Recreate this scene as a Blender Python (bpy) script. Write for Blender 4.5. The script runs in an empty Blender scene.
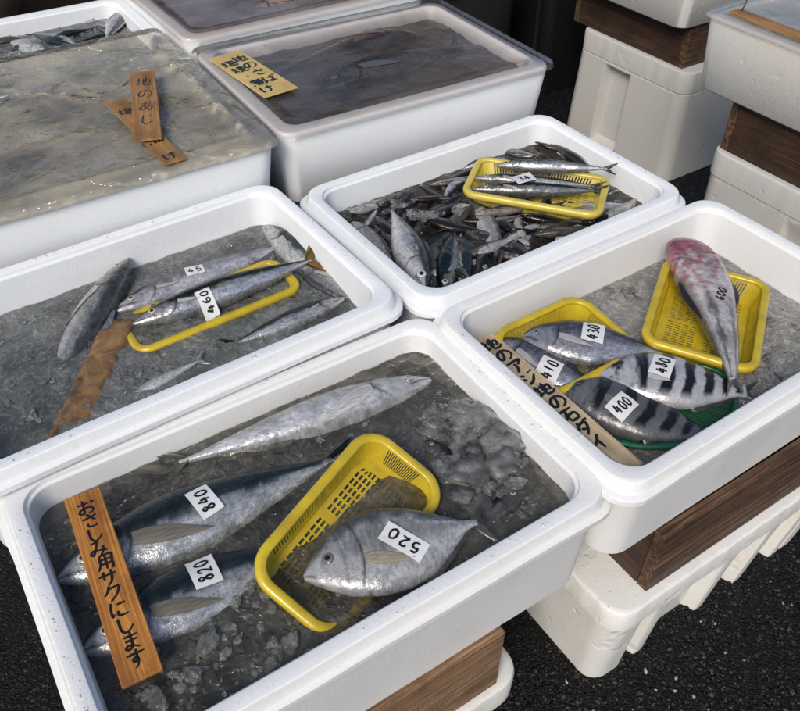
import bpy, math, random
import numpy as np
from mathutils import Vector, Matrix, noise
from mathutils.bvhtree import BVHTree
random.seed(7); rng = np.random.default_rng(11)
S = bpy.context.scene; COL = S.collection
R = math.radians
G0 = -.036                                    # level of the asphalt
GZ = 1.18                                     # camera height above the ground
FPX = 814.07
CM = Matrix(((0.835375791, 0.366567927, -0.409603763), (-0.549668509, 0.561741481, -0.618313058), (0.003437688, 0.74167005, 0.67075608)))

# ------------------------------------------------------------------ camera
cam = bpy.data.cameras.new('camera'); co = bpy.data.objects.new('camera', cam); COL.objects.link(co)
co.matrix_world = Matrix.Translation((0, 0, GZ)) @ CM.to_4x4()
cam.sensor_fit = 'HORIZONTAL'; cam.sensor_width = 36; cam.lens = FPX / 800 * 36; cam.clip_start = .02; cam.clip_end = 400
S.camera = co

def px(x, y, z):
    """point of height z (metres above ground) that the photo shows at pixel x, y"""
    d = CM @ Vector(((x - 400) / FPX, -(y - 355.5) / FPX, -1)); k = (z - GZ) / d.z
    return Vector((d.x * k, d.y * k, z))

# ------------------------------------------------------------------ object helpers
def tag(o, label=None, cat=None, group=None, kind=None):
    if label: o['label'] = label
    if cat: o['category'] = cat
    if group: o['group'] = group
    if kind: o['kind'] = kind
    return o

def empty(name, loc=(0, 0, 0), rz=0, mat=None):
    o = bpy.data.objects.new(name, None); COL.objects.link(o); o.empty_display_size = .05
    if mat is not None: o.matrix_world = mat
    else: o.location = loc; o.rotation_euler = (0, 0, rz)
    return o

class MB:
    def __init__(s): s.v = []; s.f = []; s.c = None
    def add(s, verts, faces):
        n = len(s.v); s.v += [tuple(v) for v in verts]; s.f += [tuple(i + n for i in f) for f in faces]; return n
    def loops(s, loops, cap0=False, cap1=False, closed=True):
        n0 = len(s.v); n = len(loops[0])
        for l in loops: s.v += [tuple(p) for p in l]
        for i in range(len(loops) - 1):
            for j in range(n if closed else n - 1):
                a = n0 + i * n + j; b = n0 + i * n + (j + 1) % n
                s.f.append((a, b, b + n, a + n))
        if cap0: s.f.append(tuple(n0 + j for j in range(n))[::-1])
        if cap1: s.f.append(tuple(n0 + (len(loops) - 1) * n + j for j in range(n)))
    def box(s, x0, x1, y0, y1, z0, z1, b=.002):
        """box with bevelled edges"""
        lo = []
        for z, i in ((z0, b), (z0 + b, 0), (z1 - b, 0), (z1, b)):
            a0, a1, c0, c1 = x0 + i, x1 - i, y0 + i, y1 - i
            k = b
            lo.append([(a0 + k, c0, z), (a1 - k, c0, z), (a1, c0 + k, z), (a1, c1 - k, z), (a1 - k, c1, z), (a0 + k, c1, z), (a0, c1 - k, z), (a0, c0 + k, z)])
        s.loops(lo, True, True)
    def tube(s, pts, r, n=8, closed=False):
        pts = [Vector(p) for p in pts]; lo = []
        for i, p in enumerate(pts):
            a = pts[i - 1] if (i or closed) else p; b = pts[(i + 1) % len(pts)] if (i < len(pts) - 1 or closed) else p
            t = (b - a).normalized(); u = t.orthogonal() if abs(t.z) > .9 else t.cross(Vector((0, 0, 1))).normalized(); w = u.cross(t)
            rr = r[i] if hasattr(r, '__len__') else r
            lo.append([p + (u * math.cos(k * 2 * math.pi / n) + w * math.sin(k * 2 * math.pi / n)) * rr for k in range(n)])
        if closed: lo.append(lo[0])
        s.loops(lo, not closed, not closed)
    def build(s, name, mat, parent=None, smooth=True, auto=None, recalc=False):
        me = bpy.data.meshes.new(name); me.from_pydata(s.v, [], s.f); me.update()
        if recalc:
            import bmesh
            bm = bmesh.new(); bm.from_mesh(me); bmesh.ops.recalc_face_normals(bm, faces=bm.faces); bm.to_mesh(me); bm.free()
        if s.c is not None:
            at = me.color_attributes.new('Col', 'FLOAT_COLOR', 'POINT')
            a = np.ones((len(s.v), 4), np.float32); a[:, :3] = s.c; at.data.foreach_set('color', a.ravel())
        me.materials.append(mat)
        if smooth:
            me.polygons.foreach_set('use_smooth', [True] * len(me.polygons))
            if auto is not None: me.set_sharp_from_angle(angle=R(auto))
        o = bpy.data.objects.new(name, me); COL.objects.link(o)
        if parent is not None: o.parent = parent
        return o

def rrect(L, W, r, n=7, seg=1):
    """rounded rectangle outline, counter clockwise, starting at front right corner going up"""
    pts = []
    cs = [(L / 2 - r, -W / 2 + r, -90), (L / 2 - r, W / 2 - r, 0), (-L / 2 + r, W / 2 - r, 90), (-L / 2 + r, -W / 2 + r, 180)]
    for k, (cx, cy, a0) in enumerate(cs):
        arc = [(cx + r * math.cos(R(a0 + 90 * i / n)), cy + r * math.sin(R(a0 + 90 * i / n))) for i in range(n + 1)]
        pts += arc
        nx, ny, na = cs[(k + 1) % 4]
        e = (nx + r * math.cos(R(na)), ny + r * math.sin(R(na))); b = arc[-1]
        for i in range(1, seg): pts.append((b[0] + (e[0] - b[0]) * i / seg, b[1] + (e[1] - b[1]) * i / seg))
    return pts

# ------------------------------------------------------------------ materials
class NT:
    def __init__(s, name):
        s.m = bpy.data.materials.new(name); s.m.use_nodes = True; s.t = s.m.node_tree; s.n = s.t.nodes; s.l = s.t.links
        s.n.clear(); s.out = s.n.new('ShaderNodeOutputMaterial')
    def N(s, typ, **kw):
        n = s.n.new('ShaderNode' + typ)
        for k, v in kw.items():
            if k in n.inputs.keys(): s.set(n, k, v)
            else: setattr(n, k, v)
        return n
    def set(s, n, k, v):
        if isinstance(v, bpy.types.NodeSocket): s.l.new(v, n.inputs[k])
        else:
            if isinstance(v, tuple) and len(v) == 3 and n.inputs[k].type == 'RGBA': v = v + (1,)
            n.inputs[k].default_value = v
    def coord(s, scale=(1, 1, 1), space='Object'):
        tc = s.N('TexCoord'); mp = s.N('Mapping', Vector=tc.outputs[space]); mp.inputs['Scale'].default_value = scale; return mp.outputs[0]
    def noise(s, vec, scale, detail=4, rough=.55, dist=0):
        return s.N('TexNoise', Vector=vec, Scale=scale, Detail=detail, Roughness=rough, Distortion=dist).outputs[0]
    def voro(s, vec, scale, feature='F1', out='Distance', rnd=1):
        n = s.n.new('ShaderNodeTexVoronoi'); n.feature = feature; s.set(n, 'Vector', vec); s.set(n, 'Scale', scale); s.set(n, 'Randomness', rnd); return n.outputs[out]
    def ramp(s, fac, stops, interp='LINEAR'):
        n = s.N('ValToRGB'); s.l.new(fac, n.inputs[0]); e = n.color_ramp.elements; n.color_ramp.interpolation = interp
        while len(e) < len(stops): e.new(.5)
        for q, (p, c) in zip(e, stops):
            q.position = p; q.color = (c + (1,)) if isinstance(c, tuple) else (c, c, c, 1)
        return n.outputs[0]
    def mix(s, fac, a, b, mode='MIX'):
        n = s.N('Mix', data_type='RGBA'); n.blend_type = mode
        for i, v in ((0, fac), (6, a), (7, b)):
            if isinstance(v, bpy.types.NodeSocket): s.l.new(v, n.inputs[i])
            else: n.inputs[i].default_value = (v + (1,)) if isinstance(v, tuple) else ((v, v, v, 1) if i else v)
        return n.outputs[2]
    def math(s, op, a, b=0.):
        n = s.N('Math', operation=op)
        for i, v in ((0, a), (1, b)):
            if isinstance(v, bpy.types.NodeSocket): s.l.new(v, n.inputs[i])
            else: n.inputs[i].default_value = v
        return n.outputs[0]
    def bump(s, h, dist=.001, strength=1., prev=None):
        n = s.N('Bump', Height=h, Distance=dist, Strength=strength)
        if prev is not None: s.l.new(prev, n.inputs['Normal'])
        return n.outputs[0]
    def bsdf(s, **kw):
        n = s.n.new('ShaderNodeBsdfPrincipled')
        for k, v in kw.items(): s.set(n, k.replace('_', ' '), v)
        return n.outputs[0]
    def done(s, sh): s.l.new(sh, s.out.inputs['Surface']); return s.m

def foam_material(name, base=(.76, .77, .78), dirt=.5, warm=(.55, .5, .42), rough_bump=1.):
    t = NT(name); v = t.coord()
    bead = t.voro(v, 230); fine = t.noise(v, 60, 5); big = t.noise(v, 5, 4)
    wet = t.voro(v, 160, rnd=1)
    c = t.mix(t.ramp(big, [(.42, 0.), (.75, .35 * dirt)]), base, warm)
    spots = t.ramp(t.noise(v, 210, 3, .5), [(.70, 0.), (.74, 1.)])
    c = t.mix(t.math('MULTIPLY', spots, .6 * dirt), c, (.22, .19, .15))
    # scuffs, long thin scratches
    sv = t.coord((14, 60, 60)); sc = t.ramp(t.noise(sv, 3, 3, .6, 1.2), [(.66, 0.), (.70, 1.)])
    c = t.mix(t.math('MULTIPLY', sc, .25 * dirt), c, (.4, .37, .32)); sc2 = t.ramp(t.noise(t.coord((60, 50, 10)), 3, 3, .6, 1.5), [(.69, 0.), (.72, 1.)]); c = t.mix(t.math('MULTIPLY', sc2, .3 * dirt), c, (.38, .33, .26))
    c = t.mix(t.math('MULTIPLY', t.ramp(bead, [(0., 0.), (.75, .14)]), 1.), c, (.62, .62, .62))
    b1 = t.bump(bead, .0005, .35); b2 = t.bump(fine, .0005 * rough_bump, .22 * min(2, rough_bump), b1)
    dents = t.ramp(t.noise(v, 22, 3, .5), [(.25, 0.), (.36, 1.)])
    b3 = t.bump(dents, .0012 * rough_bump, .25 * min(2, rough_bump), b2); b3 = t.bump(sc, -.0008 * rough_bump, .4, b3)
    rg = t.ramp(t.noise(v, 9, 3), [(.35, .28), (.65, .55)])
    return t.done(t.bsdf(Base_Color=c, Roughness=rg, Normal=b3, Subsurface_Weight=.12, Subsurface_Radius=(.012, .012, .012), Subsurface_Scale=1., Specular_IOR_Level=.45))

def wood_material(name, c0, c1, c2, axis='x', wetness=.5, scale=1.):
    t = NT(name); st = {'x': (2.2, 70, 70), 'y': (70, 2.2, 70), 'z': (70, 70, 2.2)}[axis]
    v = t.coord(tuple(q * scale for q in st)); vo = t.coord()
    g = t.noise(v, 1.6, 7, .65, .8); g2 = t.noise(v, 6, 4, .7, .3)
    c = t.ramp(g, [(.3, c0), (.5, c1), (.72, c2)])
    c = t.mix(t.ramp(g2, [(.45, 0.), (.62, .75)]), c, c0)
    rings = t.noise(t.coord(tuple(q * scale * .35 for q in st)), 2.2, 2, .5, 2.5); c = t.mix(t.ramp(rings, [(.46, 0.), (.5, .55), (.54, 0.)]), c, c0)
    st_ = t.ramp(t.noise(vo, 14, 5, .6), [(.45, 0.), (.7, .55)])
    c = t.mix(st_, c, tuple(q * .35 for q in c0))
    b = t.bump(g2, .0016, .9, t.bump(g, .0014, .7))
    rg = t.ramp(t.noise(vo, 20, 3), [(.35, .75 - .35 * wetness), (.7, .8 - .1 * wetness)])
    return t.done(t.bsdf(Base_Color=c, Roughness=rg, Normal=b, Specular_IOR_Level=.4))

def plastic_material(name, col, rough=.3, dirt=(.25, .19, .03)):
    t = NT(name); v = t.coord()
    c = t.mix(t.ramp(t.noise(v, 30, 5, .6), [(.4, 0.), (.75, .55)]), col, dirt)
    b = t.bump(t.noise(v, 220, 3), .0004, .6, t.bump(t.noise(v, 45, 2), .0008, .5))
    return t.done(t.bsdf(Base_Color=c, Roughness=t.ramp(t.noise(v, 60, 3), [(.3, rough * .6), (.7, rough * 1.6)]), Normal=b, Subsurface_Weight=.15, Subsurface_Radius=(.004, .004, .001), Subsurface_Scale=1., Coat_Weight=.25, Coat_Roughness=.1))

def fish_material(name, metallic=.5, rough=.24, scale=520, bump=.5, irid=.25, stk=.6):
    t = NT(name); at = t.N('VertexColor', layer_name='Col')
    v = t.coord((1, 1.25, .3)); vo = t.coord()
    sc = t.voro(v, scale); big = t.noise(vo, 38, 4, .6)
    c = at.outputs['Color']
    c = t.mix(t.ramp(big, [(.35, .0), (.7, .75)]), c, t.mix(1., c, (.42, .42, .44), 'MULTIPLY'))
    streak = t.noise(t.coord((22, 130, 22)), 4, 4, .65, .6); c = t.mix(t.ramp(streak, [(.42, 0.), (.62, stk)]), c, t.mix(1., c, (.5, .52, .55), 'MULTIPLY'))
    c = t.mix(t.ramp(sc, [(.15, .0), (.6, .45)]), c, t.mix(1., c, (.45, .47, .5), 'MULTIPLY'))
    sheen = t.ramp(t.noise(t.coord((1, 4, 1)), 26, 3), [(.3, (.62, .72, .95)), (.5, (.85, .85, .85)), (.7, (.95, .76, .80))])
    c = t.mix(irid, c, t.mix(1., c, sheen, 'MULTIPLY'))
    b = t.bump(sc, .0005, bump, t.bump(t.noise(vo, 42, 3), .0035, .55, t.bump(t.noise(vo, 110, 3), .0013, .6, t.bump(streak, .0006, .4))))
    rg = t.ramp(t.noise(vo, 70, 4), [(.3, rough * .6), (.7, rough * 1.5)])
    return t.done(t.bsdf(Base_Color=c, Metallic=metallic, Roughness=rg, Normal=b, Coat_Weight=.3, Coat_Roughness=.1, Specular_IOR_Level=.5))

def eye_material():
    t = NT('fish_eye'); at = t.N('VertexColor', layer_name='Col')
    return t.done(t.bsdf(Base_Color=at.outputs['Color'], Roughness=.06, Metallic=.1, Coat_Weight=1., Coat_Roughness=.03))

def water_material(name, tint, murk, lo, hi, glint=1.):
    """icy water: see through, clouded by floating slush, wrinkled wet surface"""
    t = NT(name); v = t.coord()
    warp = t.N('VectorMath', operation='ADD'); t.l.new(v, warp.inputs[0])
    nz = t.N('TexNoise', Vector=v, Scale=30., Detail=3.)
    sc = t.N('VectorMath', operation='SCALE'); t.l.new(nz.outputs['Color'], sc.inputs[0]); sc.inputs['Scale'].default_value = .035
    t.l.new(sc.outputs[0], warp.inputs[1]); w = warp.outputs[0]
    e1 = t.voro(w, 75, 'DISTANCE_TO_EDGE'); e2 = t.voro(w, 150, 'SMOOTH_F1'); n1 = t.noise(w, 55, 5, .6); n2 = t.noise(v, 9, 4)
    n0 = t.noise(v, 22, 3, .5); spark = t.ramp(t.noise(v, 33, 3, .6), [(.44, 0.), (.6, 1.)])
    b = t.bump(n0, .006, .6 * glint); b = t.bump(t.math('MULTIPLY', n1, spark), .0045, .8 * glint, b); b = t.bump(t.math('MULTIPLY', t.ramp(e1, [(0., 1.), (.14, 0.)]), spark), .0014, .7 * glint, b); b = t.bump(e2, .0013, .5 * glint, b)
    chips = t.ramp(t.noise(w, 120, 3, .6), [(.5, 0.), (.62, 1.)])
    body = t.mix(t.ramp(n2, [(.35, 0.), (.7, 1.)]), tuple(q * .7 for q in murk), murk)
    body = t.mix(t.math('MULTIPLY', chips, .32), body, tuple(min(1, q * 2.1 + .06) for q in murk))
    tr = t.N('BsdfTransparent', Color=tint); df = t.N('BsdfDiffuse', Color=body, Normal=b)
    fac = t.ramp(t.noise(w, 13, 4, .5), [(.34, lo), (.68, hi)])
    m1 = t.N('MixShader', Fac=fac); t.l.new(tr.outputs[0], m1.inputs[1]); t.l.new(df.outputs[0], m1.inputs[2])
    gl = t.N('BsdfGlossy', Color=(.95, .97, 1), Roughness=.045, Normal=b)
    fr = t.N('Fresnel', IOR=1.36, Normal=b)
    m2 = t.N('MixShader', Fac=fr.outputs[0]); t.l.new(m1.outputs[0], m2.inputs[1]); t.l.new(gl.outputs[0], m2.inputs[2])
    return t.done(m2.outputs[0])

def ice_material(name, tint=(.90, .92, .92), frost=.20, rough=.05):
    t = NT(name); v = t.coord()
    n = t.noise(v, 130, 4); b = t.bump(n, .004, 1.)
    tr = t.N('BsdfTransparent', Color=tint); df = t.N('BsdfDiffuse', Color=(.66, .67, .66), Normal=b)
    m1 = t.N('MixShader', Fac=t.ramp(t.noise(v, 60, 3), [(.35, frost * .2), (.7, frost)])); t.l.new(tr.outputs[0], m1.inputs[1]); t.l.new(df.outputs[0], m1.inputs[2])
    gl = t.N('BsdfGlossy', Roughness=rough, Normal=b); fr = t.N('Fresnel', IOR=1.33, Normal=b)
    m2 = t.N('MixShader', Fac=fr.outputs[0]); t.l.new(m1.outputs[0], m2.inputs[1]); t.l.new(gl.outputs[0], m2.inputs[2])
    return t.done(m2.outputs[0])

def bed_material(name, a, b_, c_=None):
    t = NT(name); v = t.coord()
    n = t.noise(v, 30, 6, .65, .6); vo = t.voro(v, 60)
    c = t.ramp(n, [(.32, a), (.6, b_), (.8, c_ or b_)])
    b = t.bump(vo, .003, .5, t.bump(n, .006, .7))
    return t.done(t.bsdf(Base_Color=c, Roughness=.35, Normal=b, Coat_Weight=.3, Coat_Roughness=.15))

def film_material(name, tint, haze, lo, hi, rough=.08, wrinkle=.5, drops=.0, ior=1.4, crease=0.):
    """clear plastic sheet fogged from inside"""
    t = NT(name); v = t.coord()
    n = t.noise(v, 7, 5, .6, .4); n2 = t.noise(v, 40, 4, .6, 1.)
    b = t.bump(t.noise(v, 5, 3, .5, .8), .02 * wrinkle, .6); b = t.bump(n2, .0018 * wrinkle, .6, b)
    if crease:
        nz_ = t.N('TexNoise', Vector=v, Scale=6., Detail=2.); s2 = t.N('VectorMath', operation='SCALE'); t.l.new(nz_.outputs['Color'], s2.inputs[0]); s2.inputs['Scale'].default_value = .16
        a2 = t.N('VectorMath', operation='ADD'); t.l.new(v, a2.inputs[0]); t.l.new(s2.outputs[0], a2.inputs[1])
        e = t.voro(a2.outputs[0], 11, 'DISTANCE_TO_EDGE'); b = t.bump(t.ramp(e, [(0., 1.), (.10, .25), (.3, 0.)]), .009, .9 * crease, b)
    if drops:
        d = t.ramp(t.voro(v, 120), [(.18, 1.), (.42, 0.)]); b = t.bump(d, .0016, drops, b)
    tr = t.N('BsdfTransparent', Color=tint); df = t.N('BsdfDiffuse', Color=haze)
    m1 = t.N('MixShader', Fac=t.ramp(n, [(.35, lo), (.68, hi)])); t.l.new(tr.outputs[0], m1.inputs[1]); t.l.new(df.outputs[0], m1.inputs[2])
    gl = t.N('BsdfGlossy', Roughness=rough, Normal=b); fr = t.N('Fresnel', IOR=ior, Normal=b)
    m2 = t.N('MixShader', Fac=fr.outputs[0]); t.l.new(m1.outputs[0], m2.inputs[1]); t.l.new(gl.outputs[0], m2.inputs[2])
    return t.done(m2.outputs[0])

def simple(name, col, rough=.5, nscale=30, var=.3, bump=.0005, **kw):
    t = NT(name); v = t.coord(); n = t.noise(v, nscale, 5, .6)
    c = t.mix(t.ramp(n, [(.3, 0.), (.75, 1.)]), col, tuple(q * (1 - var) for q in col))
    return t.done(t.bsdf(Base_Color=c, Roughness=rough, Normal=t.bump(n, bump, .8), **kw))

M = {}
M['foam'] = foam_material('white_foam', dirt=.55)
M['foam_clean'] = foam_material('clean_white_foam', (.77, .80, .83), dirt=.35)
M['foam_worn'] = foam_material('worn_white_foam', (.74, .74, .72), dirt=1.5, rough_bump=2.6)
M['foam_shaded'] = foam_material('aged_shaded_foam', (.53, .53, .515), dirt=1.5, rough_bump=2.0)  # worn foam; its greyer base carries the shade over the right stacks
M['wood_dark'] = wood_material('dark_wet_wood', (.018, .008, .004), (.12, .062, .032), (.30, .18, .105), wetness=.7)
M['wood_dark_y'] = wood_material('dark_wet_wood_side', (.025, .012, .007), (.06, .03, .017), (.10, .055, .032), 'y', wetness=.7)
M['wood_light'] = wood_material('brown_sawn_wood', (.11, .055, .025), (.30, .18, .10), (.44, .29, .18), wetness=.3)  # paler crate wood, the sunlight on the front crate put into the colour
M['sign_wood'] = wood_material('orange_sign_wood', (.26, .09, .018), (.50, .21, .04), (.62, .30, .08), 'y', wetness=.5, scale=.7)
M['sign_brown'] = wood_material('brown_sign_board', (.22, .11, .035), (.36, .19, .07), (.42, .24, .10), 'y', wetness=.4, scale=.7)
M['sign_pale'] = wood_material('pale_sign_wood', (.40, .29, .17), (.56, .44, .28), (.64, .52, .36), 'y', wetness=.3, scale=.8)
M['sign_yellow'] = simple('yellow_sign_board', (.62, .45, .16), .5, 20, .35)
M['bark'] = bed_material('soaked_brown_board', (.045, .024, .010), (.26, .145, .055), (.52, .37, .19))
M['yellow'] = plastic_material('yellow_plastic', (.56, .42, .022), dirt=(.22, .14, .012))
M['yellow_pale'] = plastic_material('pale_yellow_plastic', (.62, .50, .08), dirt=(.4, .3, .06))
M['green'] = plastic_material('green_plastic_net', (.008, .11, .05), dirt=(.004, .03, .018))
M['paper'] = simple('white_wet_paper', (.70, .71, .72), .45, 60, .18, .0004, Coat_Weight=.3, Coat_Roughness=.2)
M['ink'] = simple('black_marker_ink', (.008, .008, .01), .35)
M['fish'] = fish_material('fish_skin')
M['fish_bright'] = fish_material('bright_fish_skin', .6, .2, 700, .35, .35)
M['fish_smooth'] = fish_material('smooth_fish_skin', .3, .22, 900, .25, .3, .25)
M['fish_dull'] = fish_material('dull_fish_skin', .2, .3, 600, .5, .2)
M['eye'] = eye_material()
def fin_material():
    t = NT('wet_fin'); at = t.N('VertexColor', layer_name='Col'); n = t.noise(t.coord((8, 120, 8)), 8, 3)
    c = t.mix(t.ramp(n, [(.35, 0.), (.65, .5)]), at.outputs['Color'], (.05, .045, .04))
    return t.done(t.bsdf(Base_Color=c, Roughness=.3, Normal=t.bump(n, .0008, .6), Coat_Weight=.4, Coat_Roughness=.1))
M['fin'] = fin_material()
M['ice'] = ice_material('clear_ice')
M['water_a'] = water_material('slush_water', (.66, .65, .58), (.20, .195, .175), .12, .48)
M['water_b'] = water_material('grey_slush_water', (.60, .62, .61), (.24, .25, .245), .28, .72, .9)
M['water_c'] = water_material('thick_slush_water', (.62, .62, .60), (.33, .325, .305), .55, .92)
M['water_f'] = water_material('dark_brown_water', (.45, .40, .34), (.075, .062, .05), .05, .45)
M['bed_dark'] = bed_material('dark_slush', (.02, .02, .018), (.06, .058, .05), (.15, .145, .13))
M['bed_grey'] = bed_material('grey_slush', (.05, .05, .048), (.14, .14, .13), (.24, .24, .22))
M['bed_brown'] = bed_material('brown_slush', (.024, .012, .008), (.085, .046, .032), (.17, .105, .08))
M['bed_golden'] = bed_material('golden_glint_slush', (.22, .14, .045), (.58, .44, .20), (.80, .72, .52))  # golden tones stand in for warm glints on the sheet above
M['film_d'] = film_material('fogged_warm_glare_sheet', (.95, .90, .78), (.86, .78, .60), .10, .38, .035, 2.0, .5, ior=2.0, crease=.6)  # fog on the sheet; its warm tint stands in for golden glare
M['film_e'] = film_material('clear_plastic_lid', (.92, .89, .87), (.60, .56, .52), .03, .14, .05, .45, .15)
M['film_g'] = film_material('clear_plastic_lid_rear', (.90, .85, .82), (.62, .56, .52), .08, .25, .06, .25)
M['film_r'] = film_material('thin_clear_wrap', (.9, .9, .9), (.55, .55, .55), .2, .5, .05, 1.2)
M['black'] = simple('black_plastic', (.012, .012, .013), .45, 20, .4, .001)
M['reflection_backdrop'] = simple('dark_brown_backdrop', (.030, .020, .013), .5, 12, .5, .006)

# ------------------------------------------------------------------ ground
def make_ground():
    t = NT('coarse_asphalt'); v = t.coord()
    c1 = t.voro(v, 230, out='Color'); d1 = t.voro(v, 230); d2 = t.voro(v, 480); n = t.noise(v, 3, 4)
    g = t.N('SeparateColor'); t.l.new(c1, g.inputs[0])
    c = t.ramp(g.outputs[0], [(0., (.003, .003, .0035)), (.7, (.010, .010, .011)), (.93, (.028, .028, .03)), (1., (.09, .09, .09))])
    c = t.mix(t.ramp(d1, [(.3, 0.), (.65, .9)]), c, (.003, .003, .003))
    b = t.bump(t.ramp(d1, [(0., 1.), (.7, 0.)]), .0035, .9, t.bump(d2, .002, .8))
    rg = t.ramp(g.outputs[1], [(0., .25), (1., .7)])
    m = t.done(t.bsdf(Base_Color=c, Roughness=rg, Normal=b, Specular_IOR_Level=.22))
    mb = MB(); mb.add([(-60, -60, G0), (60, -60, G0), (60, 60, G0), (-60, 60, G0)], [(0, 1, 2, 3)])
    tag(mb.build('ground', m, smooth=False), kind='structure')
    # loose chippings standing proud of the asphalt
    t = NT('asphalt_chippings'); at = t.N('VertexColor', layer_name='Col')
    m2 = t.done(t.bsdf(Base_Color=at.outputs['Color'], Roughness=.45, Specular_IOR_Level=.3, Normal=t.bump(t.noise(t.coord(), 300, 3), .001, .8)))
    mb = MB(); cols = []
    ico = [(0, 0, 1), (.894, 0, .447), (.276, .851, .447), (-.724, .526, .447), (-.724, -.526, .447), (.276, -.851, .447), (.724, .526, -.447), (-.276, .851, -.447), (-.894, 0, -.447), (-.276, -.851, -.447), (.724, -.526, -.447), (0, 0, -1)]
    icf = [(0, 1, 2), (0, 2, 3), (0, 3, 4), (0, 4, 5), (0, 5, 1), (1, 6, 2), (2, 7, 3), (3, 8, 4), (4, 9, 5), (5, 10, 1), (6, 7, 2), (7, 8, 3), (8, 9, 4), (9, 10, 5), (10, 6, 1), (6, 11, 7), (7, 11, 8), (8, 11, 9), (9, 11, 10), (10, 11, 6)]
    def scatter(n, x0, x1, y0, y1, smin, smax):
        for _ in range(n):
            x, y = random.uniform(x0, x1), random.uniform(y0, y1); s = smin + (smax - smin) * random.random() ** 3
            a = random.uniform(0, 6.28); ca, sa = math.cos(a), math.sin(a); sx, sy, sz = s * random.uniform(.7, 1.3), s * random.uniform(.5, 1), s * random.uniform(.4, .7)
            vs = []
            for p in ico:
                j = random.uniform(.72, 1.15); X, Y, Z = p[0] * sx * j, p[1] * sy * j, p[2] * sz * j
                vs.append((x + X * ca - Y * sa, y + X * sa + Y * ca, G0 + sz * .35 + Z))
            mb.add(vs, icf); g = .004 + .04 * random.random() ** 4
            if random.random() < .012: g = random.uniform(.08, .4)
            w = random.uniform(.94, 1.04); cols.extend([(g * w, g, g / w)] * 12)
    scatter(11000, .36, 1.15, -.05, .42, .0013, .0052)
    scatter(3500, -.35, .30, -.1, .9, .0014, .005)
    scatter(1500, 1.0, 1.9, .3, 1.9, .002, .006)
    mb.c = np.array(cols)
    tag(mb.build('asphalt_chippings', m2, smooth=False), 'dark chippings and gravel lying loose on the black asphalt', 'gravel', kind='stuff')
make_ground()

# ------------------------------------------------------------------ foam boxes
RIM = .027
def foam_box(name, label, fr, yaw, L, W, ztop, H, mat, depth=None, group=None, clean=False):
    """open foam fish box. fr = front right corner of the inner opening."""
    cx, cy = -L / 2, W / 2; ca, sa = math.cos(yaw), math.sin(yaw)
    c = Vector((fr[0] + cx * ca - cy * sa, fr[1] + cx * sa + cy * ca, ztop - H))
    root = empty(name, c, yaw); tag(root, label, 'foam box', group)
    depth = depth or H - .02
    mb = MB(); n = 8; seg = 10
    rnd = random.Random(label)
    def lp(off, z, r, tabs=0.):
        pts = rrect(L + 2 * off, W + 2 * off, r, n, seg); out = []
        for i, (x, y) in enumerate(pts):
            q = Vector((x, y, z))
            nx = noise.noise(Vector((x * 9, y * 9, z * 20 + len(label)))) * .0009
            nz = noise.noise(Vector((x * 14, y * 14, 3 + z * 9))) * .0008
            dl = math.hypot(max(0, abs(x) - L / 2 + .05), max(0, abs(y) - W / 2 + .05)) if tabs else 0
            if tabs:
                corner = (abs(x) > L / 2 - .045 and abs(y) > W / 2 - .045)
                k = tabs if corner else 0.
                d = Vector((x, y, 0)).normalized(); q += d * k
            q.x += nx; q.y += nx; q.z += nz
            out.append(q)
        return out
    ri = .034
    ro = .034
    lo = [lp(RIM - .020, .0, ro - .004), lp(RIM - .0165, .0035, ro), lp(RIM - .010, H - .032, ro + .002), lp(RIM - .0095, H - .0285, ro + .002),
          lp(RIM - .0015, H - .0275, ro + .002, .0015), lp(RIM, H - .026, ro + .002, .002), lp(RIM, H - .0185, ro + .002, .002), lp(RIM - .0012, H - .0172, ro + .002, .0015), lp(RIM - .0055, H - .0164, ro),
          lp(RIM - .0062, H - .0155, ro), lp(RIM - .0090, H - .0032, ro), lp(RIM - .0097, H - .0014, ro), lp(RIM - .0112, H - .0002, ro), lp(RIM - .0128, H, ro),
          lp(.0022, H, ri + .002), lp(.0010, H - .0006, ri + .001), lp(.0003, H - .0045, ri), lp(-.0002, H - .0055, ri), lp(-.0022, H - .0062, ri - .001), lp(-.0032, H - .0075, ri - .002), lp(-.009, H - depth * .9, ri - .006), lp(-.014, H - depth, ri - .01)]
    mb.loops(lo, True, True)
    mb.build('box_shell', mat, root, auto=27)
    return root

def box_frame(fr, yaw, L, W):
    """maps box coordinates (u right 0..L from the left, v back 0..W) to the world"""
    ca, sa = math.cos(yaw), math.sin(yaw)
    return lambda u, v, z: Vector((fr[0] + (u - L) * ca - v * sa, fr[1] + (u - L) * sa + v * ca, z))

BX = {'A': dict(fr=(.497, .361), yaw=-.008, L=.54, W=.341, z=.462), 'B': dict(fr=(.468, .746), yaw=.031, L=.54, W=.345, z=.495),
      'C': dict(fr=(1.058, .349), yaw=.008, L=.524, W=.333, z=.477), 'F': dict(fr=(1.024, .735), yaw=.012, L=.492, W=.323, z=.483)}
LBL = {'A': 'white foam box in front with the orange sign and a yellow basket of silver fish', 'B': 'white foam box at the left holding a long fish tagged 460 in grey slush',
       'C': 'white foam box at the right holding striped fish and a pink gurnard', 'F': 'white foam box in the middle rear heaped with small dark fish'}
HB = {'A': .170, 'B': .15, 'C': .153, 'F': .135}
for k, b in BX.items():
    foam_box('foam_fish_box', LBL[k], b['fr'], b['yaw'], b['L'], b['W'], b['z'], HB[k], M['foam'] if k in 'AC' else M['foam_clean'], group='open foam boxes of fish on ice')

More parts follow.
